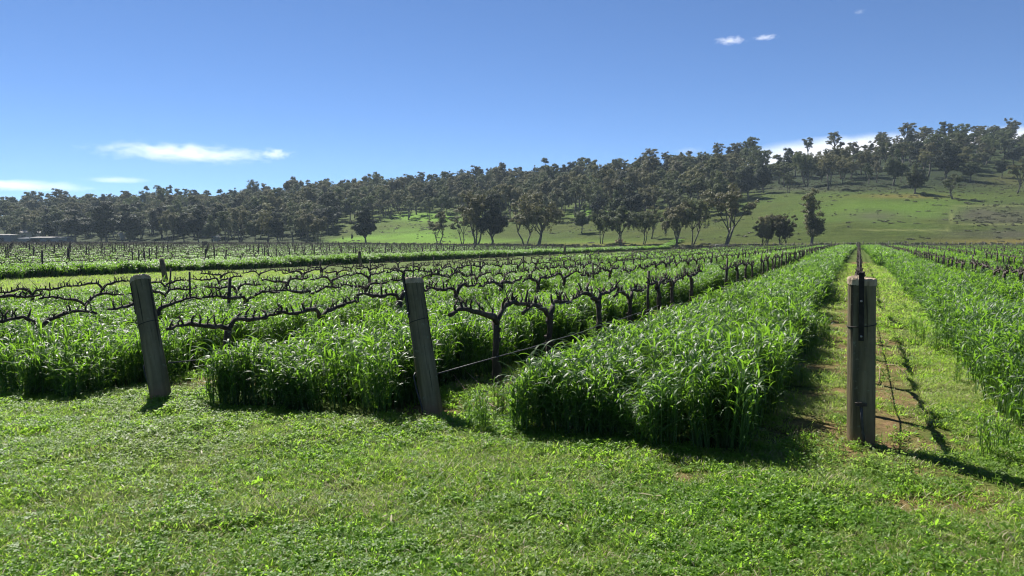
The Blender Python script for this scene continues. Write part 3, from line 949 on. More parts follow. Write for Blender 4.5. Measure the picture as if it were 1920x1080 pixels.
for k, p in enumerate(far_rows):
    a = 14 + (k * 2.3) % 5
    while a < a_end(p) - 1:
        x, y = xy(a, p)
        if inview(x, y, 80): st2.append((math.hypot(x, y), x, y, None))
        a += 7.1
st.sort(); st2.sort()
ind = sorted(st[:150] + st2[:120]); cnt = {}
for (d, x, y, k) in ind:
    o = link('vine_stake', (SKtm if k is None else SKm)[rnd.randrange(3)])
    o.location = (x, y, g1(x, y)); o.rotation_euler = (rnd.uniform(-.04, .04), rnd.uniform(-.04, .04), rnd.uniform(0, 6.28))
    rn = ROWNAME.get(k, 'in the rows far to the right of the upright post') if k is not None else 'in the vine block beyond the grass track'
    cnt[k] = cnt.get(k, 0) + 1
    if k in (-1, -2, -3) and cnt[k] <= 5: lab = f'slim dark vine stake, {ORD[cnt[k] - 1]} in view {rn}'
    else: lab = f'slim dark stake farther along {rn}' if k is not None else 'tall dark stake among the vines beyond the grass track'
    tag(o, lab, 'stake', 'vine stakes ' + rn)
rest = st[150:] + st2[120:]
X = np.array([v[1] for v in rest]); Y = np.array([v[2] for v in rest])
scatter('distant_stakes', source('distant_stakes', SKtm), X, Y, None, .04, 1.0, .95, .05, label='many far-off vine stakes dotting the vineyard', cat='stakes')

# row wires and drip hoses -------------------------------------------
def line_obj(name, mat, a0, a1, p, h, r, sag, step, label, cat, start=None):
    M = MB(); pts = []
    if start is not None: pts.append(start)
    a = a0
    q = 0
    while a < a1:
        x, y = xy(a, p)
        pts.append((x, y, g1(x, y) + h - (sag if q % 2 else 0) + rnd.uniform(-.006, .006))); a += step; q += 1
    M.tube(pts, [r] * len(pts), 6); o = M.build(name, mat); tag(o, label, cat)
for k, nm in ((0, 'upright'), (-1, 'middle leaning'), (-2, 'outer leaning')):
    line_obj('drip_hose', M_hose, first_a[k], (17, 15, 13)[-k], rowp[k] + .07, .33, .007, .012, .89, f'black drip irrigation hose strung from the {nm} post along its row', 'hose',
             start=tuple(Vector((P3, P2, P1)[-k]) + Vector((UX * .1, UY * .1, .36))))
    line_obj('trellis_wire', M_galv, first_a[k], 60, rowp[k], .76, .002, .0, 1.78, f'thin trellis wire running from the {nm} post through its vines', 'wire',
             start=tuple(Vector((P3, P2, P1)[-k]) + Vector((UX * .12, UY * .12, .80))))
line_obj('drip_hose', M_hose, 5, 14, rowp[-3] + .07, .33, .007, .012, .89, 'black drip hose in the row left of the outer leaning post', 'hose')
line_obj('trellis_wire', M_galv, 5, 60, rowp[-3], .76, .002, 0, 1.78, 'thin trellis wire in the row left of the outer leaning post', 'wire')

# pruned canes lying below the first vine and beside the upright post
def cane(pts, r, label):
    M = MB(); M.tube(pts, [r * (1 - .5 * k / len(pts)) for k in range(len(pts))], 6); o = M.build('pruned_cane', M_cane); tag(o, label, 'cane', 'pruned canes on the ground')
def gp(px, py, dz): 
    x, y, z = ground_hit(px, py); return (x, y, z + dz)
cane([gp(905, 735, .05), gp(885, 724, .10), gp(862, 712, .16)], .007, 'pale pruned cane poking up at the foot of the nearest vine')
cane([gp(915, 740, .03), gp(870, 742, .07), gp(850, 722, .12)], .006, 'thin forked cane beside the nearest vine trunk')
cane([gp(900, 750, .03), gp(925, 768, .03), gp(950, 775, .02)], .008, 'dark pruned cane lying right of the middle leaning post')
cane([gp(1655, 688, .03), gp(1680, 692, .05), gp(1700, 706, .02)], .006, 'curved pale cane in the bare lane beside the upright post')
cane([gp(1648, 722, .02), gp(1650, 700, .06), gp(1646, 690, .03)], .006, 'short bent cane close to the upright post')
cane([gp(1660, 640, .02), gp(1700, 648, .04), gp(1730, 650, .02)], .007, 'straight grey cane lying across the vine shadows')

# strainer posts seen along the grass track
def track_post(px, py, h, w, lean, label):
    x, y, z = ground_hit(px, py)
    M = MB(); M.tube([(0, 0, -.1), (lean * .5, 0, h * .5), (lean, .05, h)], [w, w, w * .95], 14); o = M.build('track_post', M_post); o.location = (x, y, z)
    tag(o, label, 'post')
track_post(312, 531, 1.15, .12, -.22, 'short leaning grey post beside the grass track behind the outer post')
track_post(676, 500, 1.2, .13, -.1, 'stout grey post at the hedge-like band, left of the middle post')
track_post(1059, 478, 1.3, .16, 0, 'pale thick post standing on the far grass track')

print('T', round(_tm.time()-_T0,1))
# ------------------------------------------------------------------ trees
def gum(seed, style):
    """crown of leaf clumps carried on forking limbs; returns trunk and crown meshes of a tree about 1 unit tall x 12 m"""
    r = random.Random(seed); H = 12.0
    Tm = MB(); cl = []                                  # clumps: centre, radii
    P = dict(umbrella=(.42, 6, .34, .30), open=(.30, 7, .33, .42), dense=(.20, 9, .30, .60), multi=(.25, 8, .36, .45), tier=(.22, 8, .20, .70), droop=(.30, 8, .36, .45), bush=(.06, 9, .46, .70))[style]
    th, nl, sp, dz = P
    stems = dict(multi=4, open=2, droop=2, bush=3).get(style, 1)
    for s in range(stems):
        an0 = r.uniform(0, 6.283); off = 0 if stems == 1 else r.uniform(.2, .7)
        b = Vector((off * math.cos(an0), off * math.sin(an0), -.2)); out = Vector((math.cos(an0), math.sin(an0), 0)) * (0 if stems == 1 else H * r.uniform(.05, .12))
        top = b + out + Vector((wob(r, .5), wob(r, .5), H * th * r.uniform(.85, 1.2) + .2))
        w = H * (.022 if stems == 1 else .014) * r.uniform(.9, 1.2)
        mpt = b.lerp(top, .5) + Vector((wob(r, .3), wob(r, .3), 0))
        Tm.tube([b, b.lerp(mpt, .5), mpt, top], [w * 1.4, w * 1.05, w * .95, w * .8], 8)
        n_l = max(3, int(round(nl / stems * 1.25)))
        for k in range(n_l):
            an = 6.283 * (k + r.uniform(-.3, .3)) / n_l + an0
            f = r.random()
            rr = H * sp * (math.sqrt(f) if style != 'tier' else f) * r.uniform(.75, 1.1)
            hz = {'umbrella': H * (.93 - .28 * f ** 1.6), 'tier': top.z + (H * .96 - top.z) * (k + .5) / n_l,
                  'dense': top.z + (H * .95 - top.z) * (1 - .75 * f) * r.uniform(.8, 1.03)}.get(style, top.z + (H * .95 - top.z) * (1 - .62 * f * f) * r.uniform(.72, 1.0))
            end = Vector((top.x * .6 + rr * math.cos(an), top.y * .6 + rr * math.sin(an), hz))
            st_ = top if r.random() < .6 else mpt.lerp(top, r.uniform(.4, 1))
            m1 = st_.lerp(end, .5) + Vector((wob(r, .5), wob(r, .5), r.uniform(.0, .8)))
            Tm.tube([st_, st_.lerp(m1, .5), m1, m1.lerp(end, .6), end], [w * .62, w * .5, w * .4, w * .26, w * .12], 6)
            nc = {'umbrella': 8, 'dense': 13, 'bush': 11, 'tier': 11}.get(style, 9)
            for q in range(nc):
                g = r.uniform(.35, 1.05)
                c = st_.lerp(end, g) + Vector((wob(r, H * .085), wob(r, H * .085), r.uniform(-.03, .06) * H)) if g > .55 or style in ('dense', 'bush', 'tier') else end + Vector((wob(r, H * .10), wob(r, H * .10), r.uniform(-.05, .05) * H))
                q1 = m1.lerp(end, r.uniform(.2, .9))
                if q % 2 == 0: Tm.tube([q1, q1.lerp(c, .6) + Vector((0, 0, .15)), c], [w * .18, w * .13, w * .06], 4)
                rx = H * r.uniform(.036, .082) * (1.15 if style in ('dense', 'bush') else 1)
                cl.append((c, rx, rx * (r.uniform(.38, .6) if style in ('umbrella', 'open') else r.uniform(.55, .85))))
                if style in ('droop', 'multi') and r.random() < .5:
                    cl.append((c - Vector((0, 0, H * r.uniform(.06, .15))), rx * .5, rx * r.uniform(.9, 1.5)))
    V, Fc = [], []
    nr_ = np.random.default_rng(seed); fill = r.uniform(.55, 1.1)
    for c, rx, rz_ in cl:
        n = int((85 * (rx / .9) ** 2 * (1.3 if style in ('dense', 'bush') else 1) + 26) * fill * 1.5)
        d = nr_.normal(size=(n, 3)); d /= np.linalg.norm(d, axis=1)[:, None]
        rad_ = nr_.random(n) ** .45
        pos = d * rad_[:, None] * np.array([rx, rx, rz_]) + np.array(c)
        pos[:, 2] -= (d[:, 0] ** 2 + d[:, 1] ** 2) * rad_ * rx * .25
        for k in range(n):
            L = nr_.uniform(.12, .28); w2 = L * nr_.uniform(.28, .5)
            nrm = d[k] * .75 + np.array([0, 0, .55]) + nr_.normal(size=3) * .42
            nrm /= np.linalg.norm(nrm) + 1e-9
            u = np.cross(nrm, nr_.normal(size=3)); u /= np.linalg.norm(u) + 1e-9
            v = np.cross(nrm, u)
            i0 = len(V); p0 = pos[k]
            V += [p0 - u * L, p0 + v * w2, p0 + u * L, p0 - v * w2]
            Fc.append((i0, i0 + 1, i0 + 2, i0 + 3))
    return Tm, (np.array(V), Fc)

def crown_mesh(name, VF_, mat):
    me = bpy.data.meshes.new(name); me.from_pydata([tuple(v) for v in VF_[0]], [], VF_[1]); me.materials.append(mat); me.update(); return me
STY = {}
for style, cnt_, mats in (('umbrella', 4, (M_gum, M_gum2)), ('open', 5, (M_gum, M_gum2)), ('dense', 4, (M_gum, M_pine)), ('multi', 4, (M_gum, M_gum2)), ('tier', 2, (M_gum, M_gum2)), ('droop', 4, (M_gum, M_gum2)), ('bush', 3, (M_gum2, M_gum))):
    STY[style] = []
    for s in range(cnt_):
        t, c = gum(900 + 17 * s + len(style) * 101, style)
        STY[style].append((t.mesh('trunk', M_gbark), crown_mesh('crown', c, mats[s % 2])))
DARK = [(t, (lambda m: (m.materials.clear(), m.materials.append(M_pine), m)[2])(c.copy())) for t, c in STY['dense'][:2]]
WHITE = [(t, (lambda m: (m.materials.clear(), m.materials.append(M_blossom), m)[2])(c.copy())) for t, c in STY['bush'][:1]]

n_tree = [0]
def norm_scale(pool):
    return [12.0 / (max(v.co.z for v in c.vertices)) for t, c in pool]
NS = {}
def tree(x, y, H, style, label, group=None, wide=1.0, name='gum_tree', pool=None):
    pool = pool or STY[style]
    key = tuple(c.name for t, c in pool)
    if key not in NS: NS[key] = norm_scale(pool)
    ki = rnd.randrange(len(pool)); t, c = pool[ki]; H = H * NS[key][ki]
    o = empty(name, (x, y, g1(x, y) - .1), rnd.uniform(0, 6.28)); s = H / 12.0
    o.scale = (s * wide, s * wide, s)
    link('trunk', t, o); link('crown', c, o)
    tag(o, label, 'tree', group); n_tree[0] += 1
    return o

def tree_px(px, top, base, style, label, wide=1.0, group=None, **kw):
    x, y, z = ground_hit(px, base)
    H = (base - top) / F * y
    return tree(x, y, H, style, label, group, wide, **kw)
taken = []
def T_(px, top, base, style, label, wide=1.0, **kw):
    o = tree_px(px, top, base, style, label, wide, **kw); taken.append((o.location.x, o.location.y)); return o

# single trees one can tell apart, from the photograph
T_(686, 385, 457, 'dense', 'lone bushy gum tree standing out in the bright green clearing', 0.98)
T_(822, 394, 461, 'open', 'slender pale-trunked gum at the edge right of the clearing', 0.98)
T_(868, 402, 459, 'open', 'small thin gum between the slender gum and the big clump', 0.98)
T_(893, 356, 461, 'multi', 'big many-stemmed gum, larger of the clump behind the middle post', 1.04)
T_(922, 362, 460, 'dense', 'dark round-headed gum in the clump behind the middle post', 0.92)
T_(1005, 358, 462, 'droop', 'drooping gum with two dark trunks right of the big clump', 0.98)
T_(985, 372, 461, 'open', 'gum with leaning trunk half behind the drooping gum', 0.98)
T_(1090, 380, 437, 'dense', 'single upright gum alone on the slope above the field edge', 0.92)
T_(1128, 385, 457, 'droop', 'thin leaning gum at the left of the weeping pair', 0.85)
T_(1166, 376, 461, 'droop', 'weeping gum above a rusty shrub at the field edge', 1.04)
T_(1205, 395, 459, 'droop', 'small weeping gum with hanging dark foliage', 0.98)
T_(1220, 385, 448, 'open', 'tall thin pale gum on the slope behind the weeping gums', 0.85)
T_(1268, 375, 463, 'multi', 'many-stemmed gum left of the tallest field-edge tree', 0.98)
T_(1297, 368, 460, 'droop', 'broad weeping gum close behind the many-stemmed gum', 0.98)
T_(1357, 342, 462, 'open', 'tall open gum with forked pale limbs at the field edge', 1.04)
T_(1437, 402, 463, 'bush', 'low bushy gum, left of the two bushes by the tall tiered gum', .85)
T_(1470, 398, 463, 'bush', 'low spreading gum nearest the tall tiered gum', .75)
T_(1521, 352, 463, 'tier', 'tall narrow gum with tiers of foliage standing alone', 1.0)
T_(1715, 304, 364, 'dense', 'rounded dark tree casting a black shadow mid-slope', 1.0)
T_(1788, 326, 374, 'open', 'spreading gum with forked trunk lower on the right slope', 1.1)
T_(1905, 300, 363, 'open', 'dark spreading gum at the right end of the slope', 1.0)
T_(1513, 286, 350, 'multi', 'vase-shaped gum low on the dark upper slope', .9)
T_(1480, 322, 362, 'open', 'small pale gum left of the vase-shaped gum', .9)
T_(1540, 302, 342, 'dense', 'dark rounded gum right of the vase-shaped gum', .8)
T_(1580, 300, 346, 'open', 'slim gum alone on the bare upper slope', .8)
T_(1628, 305, 346, 'open', 'left one of two slim gums on the bare upper slope', .7)
T_(1644, 300, 343, 'open', 'right one of two slim gums on the bare upper slope', .7)
T_(1688, 305, 342, 'open', 'slender gum beside the rounded dark tree', .7)
T_(1515, 258, 301, 'umbrella', 'flat-topped gum on the bare ridge, smaller of the pair', .95)
T_(1562, 247, 298, 'umbrella', 'flat-topped gum on the bare ridge, taller of the pair', .95)
T_(1495, 282, 303, 'bush', 'low round bush on the bare ridge beside the hut', .9)
T_(1550, 278, 299, 'bush', 'low dark bush under the taller flat-topped ridge gum', .9)
T_(1652, 247, 291, 'umbrella', 'broad gum on the ridge left of the tallest ridge tree', .9)
T_(1702, 230, 292, 'umbrella', 'tallest dark dome-headed gum on the ridge', .95)
T_(1722, 262, 298, 'dense', 'dense gum just below the dome-headed ridge gum', .8)
T_(1772, 228, 283, 'open', 'ridge gum with thin twigs rising out of its head', .9)
T_(1840, 236, 277, 'umbrella', 'broad domed gum on the ridge above the right slope', 1.1)
T_(1897, 220, 276, 'open', 'tall spindly gum on the ridge farthest to the right', .8)
T_(1875, 250, 277, 'open', 'ridge gum filling the gap before the tall spindly gum', .9)
T_(1405, 256, 318, 'umbrella', 'tall wispy gum on the ridge left of the small hut', .8)
T_(1380, 272, 322, 'umbrella', 'ridge gum just left of the tall wispy gum', .9)
T_(1345, 268, 325, 'umbrella', 'slim ridge gum with white cloud showing through it', .8)
T_(1220, 278, 338, 'umbrella', 'broad layered gum rising above the middle of the ridge', 1.0)
T_(1205, 292, 340, 'dense', 'dense gum under the broad layered ridge gum', .9)
T_(1090, 302, 348, 'umbrella', 'layered gum standing above the middle wood', 1.0)
T_(845, 336, 366, 'umbrella', 'small flat gum above the wood over the clearing', 1.0)
T_(708, 322, 372, 'umbrella', 'spindly gum poking above the left wood', .7)
T_(140, 346, 400, 'umbrella', 'wide parasol-shaped gum on the left skyline', 1.0)
T_(280, 348, 396, 'dense', 'dark pointed tree on the left skyline', .8)
T_(305, 346, 396, 'open', 'thin twiggy gum beside the dark pointed skyline tree', .8)
T_(140, 392, 455.6, 'dense', 'big dark broad tree behind the sheds', 1.5, pool=DARK)
T_(92, 402, 455.6, 'dense', 'dark tree left of the big broad one behind the sheds', .9, pool=DARK)
T_(200, 376, 455.6, 'dense', 'darkest tall round tree right of the sheds', 1.2, pool=DARK)
T_(245, 382, 455.6, 'dense', 'dark round tree sloping down toward the olive wood', 1.25, pool=DARK)
T_(190, 418, 455.6, 'dense', 'pale grey drooping tree in front of the darkest tree', .8)
T_(246, 430, 456.6, 'bush', 'small rounded grey shrub next to the white blossom', .9, name='shrub')
T_(228, 433, 456.3, 'bush', 'white blossoming tree, the one close to the dark round trees', .9, name='blossom_tree', pool=WHITE)
T_(408, 440, 457, 'bush', 'low white blossoming bush at the edge of the vineyard', 1.3, name='blossom_tree', pool=WHITE)
T_(660, 436, 451, 'dense', 'small dark shrub, left one of two in the clearing', .5, name='shrub')
T_(643, 442, 450, 'dense', 'small dark shrub, right one of two in the clearing', .5, name='shrub')
for (px, top) in ((318, 392), (345, 398), (372, 388), (398, 402), (425, 395), (450, 384), (478, 400), (500, 392), (522, 396), (552, 402), (575, 398), (598, 404), (30, 418), (62, 412), (10, 408)):
    T_(px, top, 456 if px > 120 else 452, rnd.choice(['multi', 'droop', 'dense', 'open']), 'dark gum in the front line of trees along the left field edge', .9, group='gums along the left field edge')

print('T', round(_tm.time()-_T0,1))
# the wood on the hill: density from where the photo shows forest
def wood_density(px, t):
    a = np.where((px < 620) & (t > .13), 1.0, 0.0)
    clear = np.interp(px, [560, 640, 700, 850, 960, 1100, 1200, 1330, 1400], [0, .32, .40, .40, .30, .32, .28, .28, .45])
    a = np.where((px >= 560) & (px < 1400), np.where(t > clear, np.where((px > 840) & (t < clear + .14), .55, 1.0), .0), a)
    right = np.interp(px, [1400, 1440, 1620, 1680, 1920], [.85, .22, .12, .5, .55]) * np.where((t > .82) & (px > 1430), .25, 1.0)
    a = np.where(px >= 1400, np.where(t > .62, right, np.where(t > .5, .12, 0.0)), a)
    return a
cand = []
tries = 0
nbr = {}
def ok_dist(x, y, dmin):
    gxk, gyk = int(x // 12), int(y // 12)
    for i in (-1, 0, 1):
        for j in (-1, 0, 1):
            for (u, v) in nbr.get((gxk + i, gyk + j), ()):
                if (u - x) ** 2 + (v - y) ** 2 < dmin * dmin: return False
    return True
for (x, y) in taken: nbr.setdefault((int(x // 12), int(y // 12)), []).append((x, y))
while tries < 9000:
    tries += 1
    px = rnd.uniform(-140, 2060); t = rnd.uniform(.0, 1.12)
    d0 = np.interp(px, *D0); d1 = np.interp(px, *D1)
    y = d0 + t * (d1 - d0); x = (px - CX) / F * y
    if rnd.random() > (float(wood_density(np.array(px), np.array(t))) if t < 1.02 else (.45 if px < 1420 else .0)): continue
    if not ok_dist(x, y, 7.0 if px < 1400 else 7.4): continue
    nbr.setdefault((int(x // 12), int(y // 12)), []).append((x, y))
    cand.append((px, t, x, y))
def size_of(c):
    px, t, x, y = c
    return (1.6 if t > .86 and t < 1.04 else 1.0) * (1.35 if t < .3 or px > 1400 else 1.0) / y
cand.sort(key=size_of, reverse=True)
n_more = 296 - n_tree[0]
rest = []
for q, (px, t, x, y) in enumerate(cand):
    if t > .86: style = rnd.choice(['umbrella', 'umbrella', 'open', 'multi'])
    else: style = rnd.choice(['open', 'multi', 'droop', 'dense', 'umbrella', 'dense'])
    H = rnd.triangular(8, 16.5, 11) if px < 1400 else rnd.uniform(8.5, 14.5)
    if t > 1.0: H *= .8
    if q < n_more:
        if px > 1400: lab, grp = ('grey-green gum among the trees of the upper right slope', 'gums of the upper right slope')
        elif t > .86: lab, grp = ('flat-topped gum in the line along the wooded skyline', 'gums along the wooded skyline')
        elif px < 620: lab, grp = ('dark gum inside the dense wood left of the clearing', 'gums of the wood left of the clearing')
        else: lab, grp = ('grey-green gum in the wood above the clearing', 'gums of the wood above the clearing')
        tree(x, y, H, style, lab, grp, rnd.uniform(.85, 1.2), pool=DARK if rnd.random() < .1 else None)
    else: rest.append((x, y, H / 11))
print('trees', n_tree[0], 'rest', len(rest))
def whole(t, c, k):
    b = bmesh.new(); b.from_mesh(t); b.from_mesh(c)
    nt_ = len(t.polygons)
    for i_, f in enumerate(b.faces): f.material_index = 0 if i_ < nt_ else 1
    me = bpy.data.meshes.new('woodland_tree'); b.to_mesh(me); b.free()
    me.materials.append(t.materials[0]); me.materials.append(c.materials[0]); return me
allt = [STY[s][k] for s in ('open', 'multi', 'droop', 'dense', 'umbrella') for k in range(2)]
C_wood = source('woodland', [whole(t, c, k) for k, (t, c) in enumerate(allt)])
if rest:
    X = np.array([v[0] for v in rest]); Y = np.array([v[1] for v in rest]); S = np.array([v[2] for v in rest])
    scatter('woodland', C_wood, X, Y, None, .03, S * .9, S, .1, label='mass of gum trees covering the far hillside', cat='woodland')

print('T', round(_tm.time()-_T0,1))
# scrub: low bushes speckling the slopes
def scrub_mesh(seed):
    nr_ = np.random.default_rng(seed); V, Fc = [], []
    for k in range(150):
        d = nr_.normal(size=3); d /= np.linalg.norm(d); d[2] = abs(d[2])
        p0 = d * nr_.random() ** .4 * np.array([.8, .8, .6]); L = nr_.uniform(.10, .22)
        u = nr_.normal(size=3); u /= np.linalg.norm(u); v = np.cross(u, nr_.normal(size=3)); v /= np.linalg.norm(v)
        i0 = len(V); V += [p0 - u * L, p0 + v * L * .5, p0 + u * L, p0 - v * L * .5]; Fc.append((i0, i0 + 1, i0 + 2, i0 + 3))
    return crown_mesh('scrub_bush', (np.array(V), Fc), M_scrub)
C_scrub = source('scrub', [scrub_mesh(s) for s in range(4)])
NSC = 15000
px = rng.uniform(560, 2060, NSC); t = rng.uniform(.02, 1.0, NSC) 
d0 = np.interp(px, *D0); d1 = np.interp(px, *D1); y = d0 + t * (d1 - d0); x = (px - CX) / F * y
py = project(x, y, gz(x, y))[1]
dn = fbm(x / 14, y / 14, 88, 3)
pr = ss(dn, .50, .70) * .42 + .7 * np.exp(-((px - 1870) / 90) ** 2 - ((py - 405) / 20) ** 2) + .9 * np.exp(-((py - 350) / 11) ** 2) * (px > 1380) + .35 * (t > .6) * (px > 1400)
k = rng.random(NSC) < pr * .8
scatter('scrub', C_scrub, x[k], y[k], None, .1, rng.uniform(.3, 1.15, k.sum()) ** 1.4, rng.uniform(.18, .5, k.sum()), .2, label='low grey-green scrub bushes speckling the open hillside', cat='scrub')
# dead pale grass edge + weeds along the foot of the hill
px = rng.uniform(560, 2060, 1600); d0 = np.interp(px, *D0); y = d0 + rng.uniform(-2, 9, 1600); x = (px - CX) / F * y
scatter('edge_scrub', C_scrub, x, y, None, .1, rng.uniform(.3, .9, 1600), rng.uniform(.25, .8, 1600), .2, label='rough dull herbage along the fence at the foot of the hill', cat='scrub')
T_(1164, 447, 461, 'bush', 'rust-brown dead-looking shrub under the weeping gum', 1.2, name='shrub', pool=[(STY['bush'][0][0], (lambda m: (m.materials.clear(), m.materials.append(leaf_mat('rusty_foliage', (.14, .07, .03), (.24, .13, .06), (.25, .14, .06), .2)), m)[2])(STY['bush'][1][1].copy()))])

# ------------------------------------------------------------------ boundary fence at the foot of the hill
froot = empty('fence', (0, 0, 0)); tag(froot, 'post and wire fence along the foot of the hill', 'fence')
fp = []
for px in np.linspace(1330, 2060, 62):
    y = float(np.interp(px, *D0)) - 3.5; x = (px - CX) / F * y; fp.append((x, y, g1(x, y)))
fpm = MB(); fpm.tube([(0, 0, -.1), (0, 0, 1.2)], [.075, .07], 8); fpm = fpm.mesh('fence_post', M_fence)
for q, (x, y, z) in enumerate(fp):
    o = link('fence_post', fpm, froot); o.location = (x, y, z); s = rnd.uniform(.85, 1.2); o.scale = (1, 1, s)
for h in (.5, .8, 1.1):
    M = MB(); M.tube([(x, y, z + h) for x, y, z in fp], [.008] * len(fp), 4); M.build('fence_wire', M_galv, froot)

# ------------------------------------------------------------------ sheds at the far left, hut on the ridge
M_tin = plain_mat('grey_tin', [(.3, (.13, .145, .17)), (.7, (.2, .215, .24))], 3, .95, .0, 20, .1, .01)
M_roof = plain_mat('pale_roof', [(.3, (.20, .19, .18)), (.7, (.3, .29, .28))], 3, .95, .0, 20, .1, .01)
M_glass = plain_mat('dark_opening', [(.3, (.01, .012, .014)), (.7, (.03, .03, .035))], 3, .2, 0, 20, .1, .01)
M_white = plain_mat('white_paint', [(.3, (.62, .62, .6)), (.7, (.78, .78, .76))], 3, .6, 0, 20, .1, .01)
M_beige = plain_mat('beige_render', [(.3, (.36, .29, .22)), (.7, (.5, .42, .33))], 3, .8, 0, 20, .1, .01)
def shed(px, py, L, W_, Hh, roofh, wall, roof, label, cat, yaw=0, nwin=2, name='shed'):
    x, y, z = ground_hit(px, py); y -= 2; z = g1(x, y)
    root = empty(name, (x, y, z), yaw); tag(root, label, cat)
    M = MB(); M.box((0, 0, Hh / 2 - .1), (L / 2, W_ / 2, Hh / 2 + .1)); M.build('wall', wall, root, False)
    M = MB(); e = .35
    l, w = L / 2 + e, W_ / 2 + e
    if roofh > .5:
        M.add([(-l, -w, Hh + .1), (l, -w, Hh + .1), (l, w, Hh + .1), (-l, w, Hh + .1), (-l, 0, Hh + roofh), (l, 0, Hh + roofh)], [(0, 1, 5, 4), (2, 3, 4, 5), (0, 4, 3), (1, 2, 5), (3, 2, 1, 0)])
    else:
        M.add([(-l, -w, Hh + .11), (l, -w, Hh + .11), (l, w, Hh + .11), (-l, w, Hh + .11), (-l, -w, Hh + .3), (l, -w, Hh + .3), (l, w, Hh + roofh + .3), (-l, w, Hh + roofh + .3)],
              [(0, 3, 2, 1), (4, 5, 6, 7), (0, 1, 5, 4), (2, 3, 7, 6), (1, 2, 6, 5), (3, 0, 4, 7)])
    M.build('roof', roof, root, False)
    for k in range(nwin):
        M = MB(); M.box((-L / 2 + L * (k + .5) / nwin, -W_ / 2 - .03, Hh * .5), (min(.8, L / nwin * .3), .05, Hh * .25)); M.build('window', M_glass, root, False)
    return root
shed(104, 457.2, 15, 5, 2.3, .4, M_tin, M_roof, 'long low grey shed with pale flat roof under the dark trees', 'shed', .0, 3)
shed(68, 457.2, 9, 5, 2.0, .3, M_tin, M_tin, 'low plain grey shed joined beside the long flat-roofed one', 'shed', .0, 1)
shed(17, 457.2, 7, 5, 3.4, .3, M_tin, M_roof, 'taller grey shed with pale flat roof', 'shed', .05, 1)
shed(66, 449, 9, 7, 3.0, 1.6, M_beige, M_roof, 'cream house half hidden in the trees', 'house', .2, 2, name='house')
shed(1453, 303.5, 6.5, 4, 2.6, .3, M_fence, M_tin, 'small dark hut on the bare ridge', 'hut', .1, 1, name='hut')
wx, wy, wz = ground_hit(1466, 301)
M = MB(); M.box((0, 0, 1.0), (4.0, .12, .30)); root = empty('rail', (wx + .5, wy - 1, g1(wx + .5, wy - 1)), .05); tag(root, 'low board rail on posts beside the ridge hut', 'rail')
M.build('board', M_white, root, False)
for xx in (-3.5, 0, 3.5):
    M = MB(); M.box((xx, .2, .55), (.1, .1, .65)); M.build('rail_post', M_fence, root, False)

print('T', round(_tm.time()-_T0,1))
# ------------------------------------------------------------------ clouds (real volumes outside the haze)
def cloud_mat(dens, sc, cut, seed, aniso=.35):
    m, nt, out = nodes_of('cloud_vapour')
    v = opos(nt)
    ln = N(nt, 'ShaderNodeVectorMath', _operation='LENGTH'); nt.links.new(v, ln.inputs[0])
    mp = N(nt, 'ShaderNodeMapping'); mp.inputs['Location'].default_value = (seed, seed * .7, 0); mp.inputs['Scale'].default_value = sc
    nt.links.new(v, mp.inputs[0])
    n1 = N(nt, 'ShaderNodeTexNoise', Scale=1.0, Detail=8, Roughness=.62); nt.links.new(mp.outputs[0], n1.inputs['Vector'])
    fall = math_(nt, 'SUBTRACT', 1.0, math_(nt, 'POWER', ln.outputs['Value'], 1.3), True)
    k = math_(nt, 'SUBTRACT', math_(nt, 'ADD', n1.outputs['Fac'], math_(nt, 'MULTIPLY', fall, .5)), cut)
    k = math_(nt, 'MULTIPLY', math_(nt, 'MULTIPLY', k, 3.2, True), fall)
    d = math_(nt, 'MULTIPLY', k, dens)
    pv = N(nt, 'ShaderNodeVolumePrincipled', Anisotropy=aniso)
    pv.inputs['Color'].default_value = (1, 1, 1, 1)
    nt.links.new(d, pv.inputs['Density']); nt.links.new(pv.outputs[0], out.inputs['Volume'])
    return m
ico = bpy.data.meshes.new('cloud'); b = bmesh.new(); bmesh.ops.create_icosphere(b, subdivisions=3, radius=1.0); b.to_mesh(ico); b.free()
def cloud(px, py, wpx, hpx, D, depth, dens, sc, cut, seed, label):
    X, Y, Z = ray(px, py); s = D / Y
    me = ico.copy(); me.materials.clear(); me.materials.append(cloud_mat(dens, sc, cut, seed))
    o = link('cloud', me); o.location = (X * s, D, CAM_H + Z * s)
    o.scale = (wpx / 2 / F * D, depth, hpx / 2 / F * D); o.rotation_euler = (0, 0, -math.atan(X))
    tag(o, label, 'cloud')
cloud(348, 287, 500, 58, 3200, 170, .008, (8, 3, 2.4), .72, 3.1, 'long puffy white cloud low over the left hill')
cloud(515, 288, 110, 34, 3200, 60, .018, (3.5, 2, 2), .74, 5.7, 'small ragged cloud at the tail of the long puffy cloud')
cloud(220, 337, 150, 18, 3600, 120, .004, (3, 2, 1.2), .62, 8.2, 'thin pale streak of cloud under the long puffy cloud')
cloud(10, 347, 400, 30, 3800, 200, .004, (4, 2, 1.2), .60, 1.4, 'pale flat bank of cloud over the left end of the hill')
cloud(1370, 76, 90, 24, 2600, 40, .028, (4, 2, 2), .72, 2.2, 'bright white wisp, larger of two high in the right sky')
cloud(1435, 70, 70, 15, 2600, 40, .028, (4, 2, 2), .72, 6.6, 'bright white wisp, smaller of two high in the right sky')
cloud(1612, 22, 32, 14, 2600, 30, .008, (2.5, 2, 1.6), .70, 4.6, 'tiny faint cloud puff near the top of the sky')
cloud(1640, 296, 640, 96, 4200, 300, .011, (6, 2, 1.8), .44, 9.9, 'broad white cloud bank behind the right ridge')
cloud(1890, 268, 440, 70, 4300, 260, .008, (5, 2, 1.5), .48, 12.3, 'white cloud behind the ridge trees farthest right')
